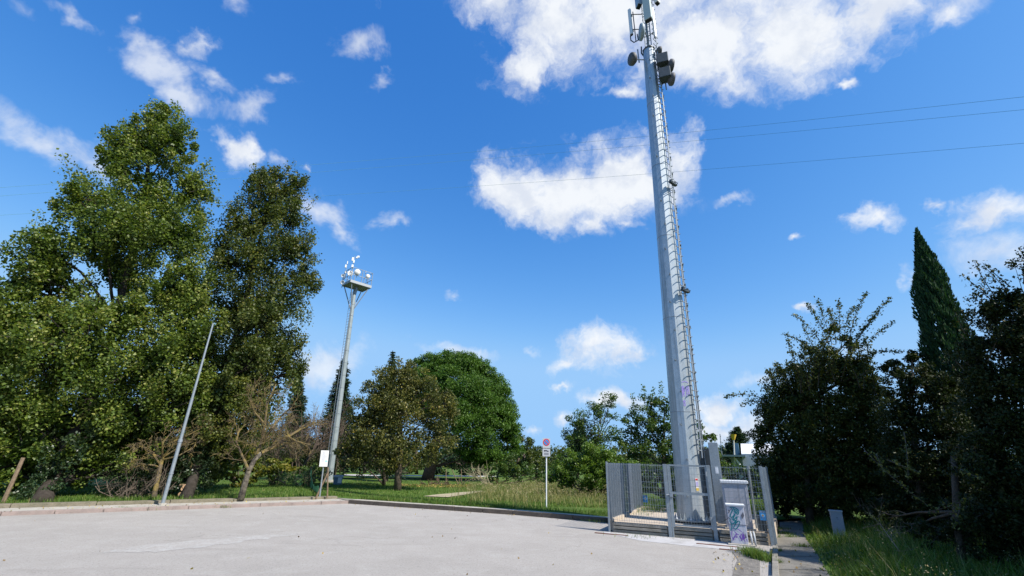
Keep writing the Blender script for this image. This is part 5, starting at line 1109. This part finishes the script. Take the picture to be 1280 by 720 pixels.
t1, _k = near('arching_shrub', 'tall dark shrub with long arching shoots against the sky right of the fence', 'shrub', 1010, 640, 18., [(1050, 452, 20), (1025, 462, 18), (1075, 462, 18), (1000, 475, 22), (1015, 440, 9), (1060, 425, 10), (1040, 410, 7), (1060, 475, 30), (1095, 490, 24), (985, 500, 34), (1030, 510, 42), (1080, 525, 40), (965, 520, 22), (958, 545, 20), (1000, 550, 42), (1050, 570, 44), (1100, 565, 40), (975, 580, 30), (990, 600, 28), (1030, 610, 34), (1075, 615, 34), (1110, 600, 34), (968, 600, 16)], LM_RN, .070, 2.6, n_sub=10, shell=.45, fill=.13, extra=ex, cs=.16)
mbx.build('shoots', BARK, t1)
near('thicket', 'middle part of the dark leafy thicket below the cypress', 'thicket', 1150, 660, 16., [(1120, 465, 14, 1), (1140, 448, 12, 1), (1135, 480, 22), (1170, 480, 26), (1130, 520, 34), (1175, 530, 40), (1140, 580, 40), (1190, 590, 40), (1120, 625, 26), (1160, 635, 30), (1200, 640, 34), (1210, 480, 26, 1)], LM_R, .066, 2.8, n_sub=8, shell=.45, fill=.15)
_LT = px_lobes([(1240, 368, 12), (1262, 362, 14), (1222, 385, 12), (1275, 365, 20), (1210, 425, 14), (1225, 455, 18), (1215, 470, 16), (1290, 350, 20), (1250, 380, 18)], 12.3)
exT, mbT = crown_shoots(_LT, 9, .05, .25, .8, 0, dens=110, out=.8, spread=1.4)
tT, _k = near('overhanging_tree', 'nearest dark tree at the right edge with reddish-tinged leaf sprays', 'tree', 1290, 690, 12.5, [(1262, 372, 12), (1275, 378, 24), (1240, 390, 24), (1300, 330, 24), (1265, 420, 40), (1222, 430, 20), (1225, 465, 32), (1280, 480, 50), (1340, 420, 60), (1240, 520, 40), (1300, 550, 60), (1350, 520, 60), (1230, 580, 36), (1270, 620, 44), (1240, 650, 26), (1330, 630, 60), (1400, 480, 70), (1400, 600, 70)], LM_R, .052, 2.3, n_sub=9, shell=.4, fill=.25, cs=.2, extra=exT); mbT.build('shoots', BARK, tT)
near('bramble_thicket', 'low brambly undergrowth with a few pale sprays at the bottom right', 'thicket', 1200, 700, 12.8, [(1140, 660, 16, 1), (1175, 668, 20), (1210, 668, 26), (1250, 680, 28), (1290, 690, 34), (1330, 700, 40), (1110, 648, 12, 2), (1240, 640, 24), (1205, 640, 22, .6)], LM_R, .05, 1.8, n_sub=6, shell=.5, fill=.1)
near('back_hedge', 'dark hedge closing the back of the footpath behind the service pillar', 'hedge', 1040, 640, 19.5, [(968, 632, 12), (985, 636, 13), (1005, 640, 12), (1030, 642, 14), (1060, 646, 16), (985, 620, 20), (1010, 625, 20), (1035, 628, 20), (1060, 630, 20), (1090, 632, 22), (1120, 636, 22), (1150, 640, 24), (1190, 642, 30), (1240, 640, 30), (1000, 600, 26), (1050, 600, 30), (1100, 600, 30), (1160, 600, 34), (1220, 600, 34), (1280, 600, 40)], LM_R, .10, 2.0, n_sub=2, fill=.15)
# sunlit sprays hanging in front of the thicket
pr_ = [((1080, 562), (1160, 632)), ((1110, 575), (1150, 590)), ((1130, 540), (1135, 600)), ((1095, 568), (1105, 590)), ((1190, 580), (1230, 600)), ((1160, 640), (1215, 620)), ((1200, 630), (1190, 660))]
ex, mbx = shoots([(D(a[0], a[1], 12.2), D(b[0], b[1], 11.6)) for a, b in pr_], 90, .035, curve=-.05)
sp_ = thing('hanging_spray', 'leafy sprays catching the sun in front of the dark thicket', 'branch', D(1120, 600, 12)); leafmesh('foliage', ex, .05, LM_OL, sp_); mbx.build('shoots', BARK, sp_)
# cypress
tp_, bs_ = D(1146.5, 289, 17.5), D(1226, 620, 17.5); bs_[2] = .05; cy = thing('cypress', 'tall pointed dark green cypress rising above the thicket', 'tree', bs_)
n_ = 34000; t = RNG.uniform(0, 1, n_) ** .75; axp = bs_ + (tp_ - bs_) * t[:, None]; s_ = depth((tp_ + bs_) / 2) / F * .92; prof = np.interp(1 - t, [0, .03, .1, .25, .5, .8, 1], [0, 4, 10, 22, 32, 35, 30]) * s_
ang = RNG.uniform(0, 2 * math.pi, n_); lumps = .84 + .10 * np.sin(t * 23 + ang) * np.sin(ang * 3 + t * 40) + .16 * np.sin(ang * 5 + t * 31) * np.sin(t * 57 + ang * 2) + .08 * np.sin(ang * 11 + t * 90); rr = prof * lumps * (1.10 - .42 * RNG.uniform(0, 1, n_) ** 1.2)
C = axp + np.stack([np.cos(ang) * rr, np.sin(ang) * rr, RNG.normal(size=n_) * .05], 1); axd = np.tile(np.array([0, 0, 1.]), (n_, 1)) + np.stack([np.cos(ang), np.sin(ang), 0 * ang], 1) * .35
leafmesh('foliage', C, .13, LM_CY, cy, .32, 0., axd / np.linalg.norm(axd, axis=1, keepdims=True), .75); MB().tube([bs_, bs_ + (tp_ - bs_) * .95], [.16, .02], 8).build('trunk', BARK, cy)

# distant wood closing the horizon, one mass
lob = []
for k in range(150):
    a = R_(-66 + 132 * k / 150 + random.uniform(-.5, .5)); rr = random.uniform(85, 105); R = random.uniform(2.4, 4.4); lob.append((np.array([math.sin(a) * rr, math.cos(a) * rr, R * .35]), R, .8))
C, r, K = scatter(lob, 1.4, .42, 40, .55, .2, .05); tag(leafmesh('distant_wood', C, .45, LM_B, None, rnd=r), None, None, None, 'stuff')

# ------------------------------------------------------------------ grass
GR = leafmat('grass_blade', [(0, (.035, .08, .010)), (.5, (.075, .145, .018)), (.85, (.13, .19, .035)), (1, (.28, .25, .10))], .3, .55, .25)
GD = leafmat('grass_dry', [(0, (.07, .12, .025)), (.4, (.17, .17, .06)), (1, (.33, .27, .13))], .3, .7, .2)
def blades(name, P, h, w, m, lean=.35, rnd=None, kind='stuff', parent=None, label=None):
    """tapering bent blades, five points each"""
    n = len(P); h = h * RNG.uniform(.55, 1.25, n) if not hasattr(h, '__len__') else h; a = RNG.uniform(0, 2 * math.pi, n); d = np.stack([np.cos(a), np.sin(a), 0 * a], 1); s = np.stack([-np.sin(a + RNG.uniform(-.8, .8, n)), np.cos(a), 0 * a], 1)
    ln_ = (lean * RNG.uniform(.2, 1.5, n) * h)[:, None]; hh = np.stack([0 * h, 0 * h, h], 1); w_ = w
    v = np.empty((n, 5, 3)); v[:, 0] = P - s * w_; v[:, 1] = P + s * w_; m1 = P + hh * .55 + d * ln_ * .3; v[:, 2] = m1 + s * w_ * .75; v[:, 3] = m1 - s * w_ * .75; v[:, 4] = P + hh + d * ln_
    i = np.arange(n) * 5; f = np.concatenate([np.stack([i, i + 1, i + 2, i + 3], 1), np.stack([i + 3, i + 2, i + 4, i + 4], 1)])
    f2 = [tuple(q) for q in f[:n].tolist()] + [tuple(q[:3]) for q in f[n:].tolist()]
    o = link(name, v.reshape(-1, 3), f2, m, parent, rnd=np.repeat(RNG.uniform(0, 1, n) if rnd is None else rnd, 5))
    if parent is None: o['kind'] = kind
    return o
def sample_px(x0, x1, y0, y1, n, z=.15, pw=1.0):
    """even spread on the ground of a patch seen between these corners"""
    c = [g(x0, y1, z), g(x1, y1, z), g(x1, y0, z), g(x0, y0, z)]; u, v = RNG.uniform(0, 1, n)[:, None], (RNG.uniform(0, 1, n) ** pw)[:, None]
    return (c[0] * (1 - u) + c[1] * u) * (1 - v) + (c[3] * (1 - u) + c[2] * u) * v
LAWNPOLY = [np.array(p, float) for p in lawn_front + [ek]] + [np.array([30, 90, 0.]), np.array([-90, 80, 0.])]
def onlawn(P):
    P = P[in_poly(P[:, 0], P[:, 1], LAWNPOLY)]; P[:, 2] = lawnz(P[:, 0], P[:, 1]) - .01; return P
dtrack = [g(525, 622, .13), g(560, 624, .13), g(592, 618, .13), g(610, 614, .13), g(600, 612, .13), g(545, 618, .13)]
P = onlawn(np.vstack([sample_px(-60, 780, 606, 634, 60000, .15, 1.3), sample_px(250, 780, 601, 612, 16000, .15)]))
P = P[~in_poly(P[:, 0], P[:, 1], dtrack)]
blades('lawn_grass', P, .085, .008, GR, .5)
# uncut edge along both kerbs
def along(pts, n, w, off):
    o = []
    for a, b_ in zip(pts[:-1], pts[1:]):
        k = int(n * np.linalg.norm(b_ - a)); t = RNG.uniform(0, 1, k)[:, None]; d = nrm(b_ - a); nn = np.array([-d[1], d[0], 0]); o.append(a + (b_ - a) * t + nn * (off + w * RNG.uniform(0, 1, k)[:, None] ** 1.6))
    return np.vstack(o)
P = along([LKs + dk * 12, LK0, LK1 + dk * .6], 130, .5, 1.62); P[:, 2] = .14; blades('kerb_grass', P, .14, .007, GR, .5)
P = along(RK + [rk_end], 420, .7, .56); P[:, 2] = .10; P = P[RNG.uniform(0, 1, len(P)) < .9]; blades('kerb_grass', P, .17, .006, GR, .5)
# dry meadow
P = np.vstack([sample_px(585, 765, 606, 628, 15000, .15), sample_px(555, 620, 612, 624, 1500, .15), sample_px(640, 800, 603, 636, 9000, .15)])
P = P[(P[:, 0] + .5 * np.sin(P[:, 1] * 2)) > -2.6 - .0 * P[:, 1]]; P = onlawn(P); P = P[~in_poly(P[:, 0], P[:, 1], dtrack)]
P = P[RNG.uniform(0, 1, len(P)) < .55 + .45 * np.sin(P[:, 0] * 1.3 + np.sin(P[:, 1])) * np.sin(P[:, 1] * .9 + 1)]; blades('meadow_grass', P, (.30 + .12 * np.sin(P[:, 0] * .9) * np.sin(P[:, 1] * 1.1)) * RNG.uniform(.4, 1.3, len(P)), .007, GD, .6)
P2 = P[RNG.uniform(0, 1, len(P)) < .16]; C = P2 + Z * RNG.uniform(.28, .5, (len(P2), 1)) + RNG.normal(size=P2.shape) * .03; leafmesh('seed_heads', np.repeat(C, 3, 0) + RNG.normal(size=(len(C) * 3, 3)) * .02, .05, leafmat('seed_straw', [(0, (.22, .17, .08)), (1, (.42, .34, .2))], .2), None, .35)['kind'] = 'stuff'
# weedy edge behind the plinth
P = np.vstack([sample_px(780, 960, 628, 646, 9000, .1)]); blades('weeds', P, .32, .006, GR, .4)
# tall lush grass right of the path
RG = [pathR[0] + np.array([.1, -.5, 0]), pathR[1], pathR[2], pathR[3], pathR[4] + np.array([.1, 0, 0]), g(1000, 652), g(1300, 668), g(1500, 720)]
P = RNG.uniform([4, 5, 0], [17, 19, 0], (75000, 3)); P = P[in_poly(P[:, 0], P[:, 1], RG)]; P[:, 2] = .02
hgt = .34 * (1 + .45 * np.sin(P[:, 0] * 2.3 + 1) * np.sin(P[:, 1] * 1.9)) * RNG.uniform(.5, 1.25, len(P)); dd = np.full(len(P), 9.)
for a, b_ in zip(pathR[:-1], pathR[1:]):
    e = (b_ - a)[:2]; t = np.clip(((P[:, :2] - a[:2]) @ e) / (e @ e), 0, 1)[:, None]; dd = np.minimum(dd, np.linalg.norm(P[:, :2] - a[:2] - t * e, axis=1))
hgt *= np.clip(.35 + dd * 1.1, .35, 1.15); blades('tall_grass', P, hgt, .0055, GR, .55)
k = RNG.uniform(0, 1, len(P)) < .035; blades('dry_stems', P[k], hgt[k] * 1.5, .003, GD, .6)
k = RNG.uniform(0, 1, len(P)) < .05; Wd = P[k]; C = np.repeat(Wd, 7, 0) + RNG.normal(size=(len(Wd) * 7, 3)) * np.array([.06, .06, .04]) + Z * (np.repeat(hgt[k], 7) * .55)[:, None]; leafmesh('weed_leaves', C, .055, LM_I, None, .6, .8)['kind'] = 'stuff'
k = RNG.uniform(0, 1, len(P)) < .02; Wd = P[k]; C = np.repeat(Wd, 6, 0) + RNG.normal(size=(len(Wd) * 6, 3)) * np.array([.03, .03, .04]) + Z * (np.repeat(hgt[k], 6) * 1.3)[:, None]; leafmesh('seed_heads', C, .022, MATS['seed_straw'], None, .5)['kind'] = 'stuff'
# tuft by the broken kerb, weeds in joints
P = g(947, 697) + RNG.normal(size=(1300, 3)) * np.array([.085, .2, 0]); P[:, 2] = .0; blades('kerb_tuft', P, .15, .005, GR, .6)
tf = [(982, 668, .12, 180), (990, 672, .10, 120), (973, 690, .05, 60), (975, 705, .04, 40), (1003, 684, .1, 120), (155, 637, .2, 160), (190, 636.5, .3, 90), (278, 634.5, .15, 60), (745, 652, .3, 120), (966, 672, .12, 150), (972, 662, .2, 200), (800, 672, .3, 40), (930, 688, .12, 90)]
PT = np.vstack([g(x_, y_, .02) + RNG.normal(size=(n_, 3)) * np.array([s_, s_ * .5, 0]) for x_, y_, s_, n_ in tf]); blades('joint_weeds', PT, .09, .004, GR, .6)
# fallen leaves on the lot and pavements
P = np.vstack([sample_px(0, 760, 640, 720, 40, .012), np.array([p + nk * 1.0 * random.random() for p in [LK0 + (LK1 - LK0) * random.random() for _ in range(110)]]) + Z * .10, sample_px(985, 1030, 660, 715, 50, .05), along(RK + [rk_end], 5, .4, -.35) + Z * .012, sample_px(890, 960, 684, 715, 40, .02)])
leafmesh('fallen_leaves', P, .05, leafmat('leaf_litter', [(0, (.12, .07, .03)), (.6, (.28, .19, .06)), (1, (.45, .36, .08))], .1), None, .7, 4.)['kind'] = 'stuff'
P = np.vstack([onlawn(sample_px(500, 590, 605, 609, 900, .16))]); P[:, 2] += .05; leafmesh('leaf_litter', P, .09, MATS['leaf_litter'], None, .6, 2.)['kind'] = 'stuff'
# small stones and grit along the fence foot
P = np.vstack([along([A - V * .12, B - V * .12], 26, .14, -.05), sample_px(915, 955, 690, 715, 60, .008), along(RK + [rk_end], 6, .15, -.18)]); mb = MB()
for p_ in P:
    r__ = random.uniform(.006, .02); mb.add([p_ + np.array([r__, 0, 0]), p_ + np.array([0, r__, 0]), p_ - np.array([r__, 0, 0]), p_ - np.array([0, r__, 0]), p_ + Z * r__], [(0, 1, 4), (1, 2, 4), (2, 3, 4), (3, 0, 4)])
tag(mb.build('grit', mat('grit', (.3, .27, .23), .9)), None, None, None, 'stuff')
# yellow dandelion heads
for i, (x_, y_, lb) in enumerate(((1076, 688, 'single yellow dandelion flower in the tall grass below the service pillar'), (1181, 674, 'tiny yellow flower low in front of the dark thicket'))):
    p_ = g(x_, y_, .22); b_ = g(x_, y_ + 8, .02); t_ = thing('yellow_flower', lb, 'flower', (p_[0], p_[1], 0)); MB().tube([(p_[0], p_[1], 0), p_], .003, 4).build('stem', MATS['grass_blade'], t_)
    leafmesh('petals', p_ + RNG.normal(size=(26, 3)) * np.array([.012, .012, .005]), .03, leafmat('petal_yellow', [(0, (.7, .45, .02)), (1, (.8, .6, .05))], .2), t_)
# dry fallen branch in the grass by the thicket
mb = MB(); a_, b_, c2_ = D(1125, 690, 11.2), D(1100, 655, 11.6), D(1078, 660, 11.8); mb.tube([a_, b_, c2_], [.010, .007, .004], 5)
for k in range(9): s0 = a_ + (b_ - a_) * random.random(); spray(s0, (b_ - a_) + RNG.normal(size=3) * .4, 3, .26, .004, mb, .4, 3, 0, .002)
tag(mb.build('dry_branch', mat('dry_branch', (.17, .13, .10), .9), base=g(1125, 690)), 'dry leafless branch arching over the grass right of the service pillar', 'branch')

print('FACES', sum(len(o.data.polygons) for o in bpy.data.objects if o.type == 'MESH'))
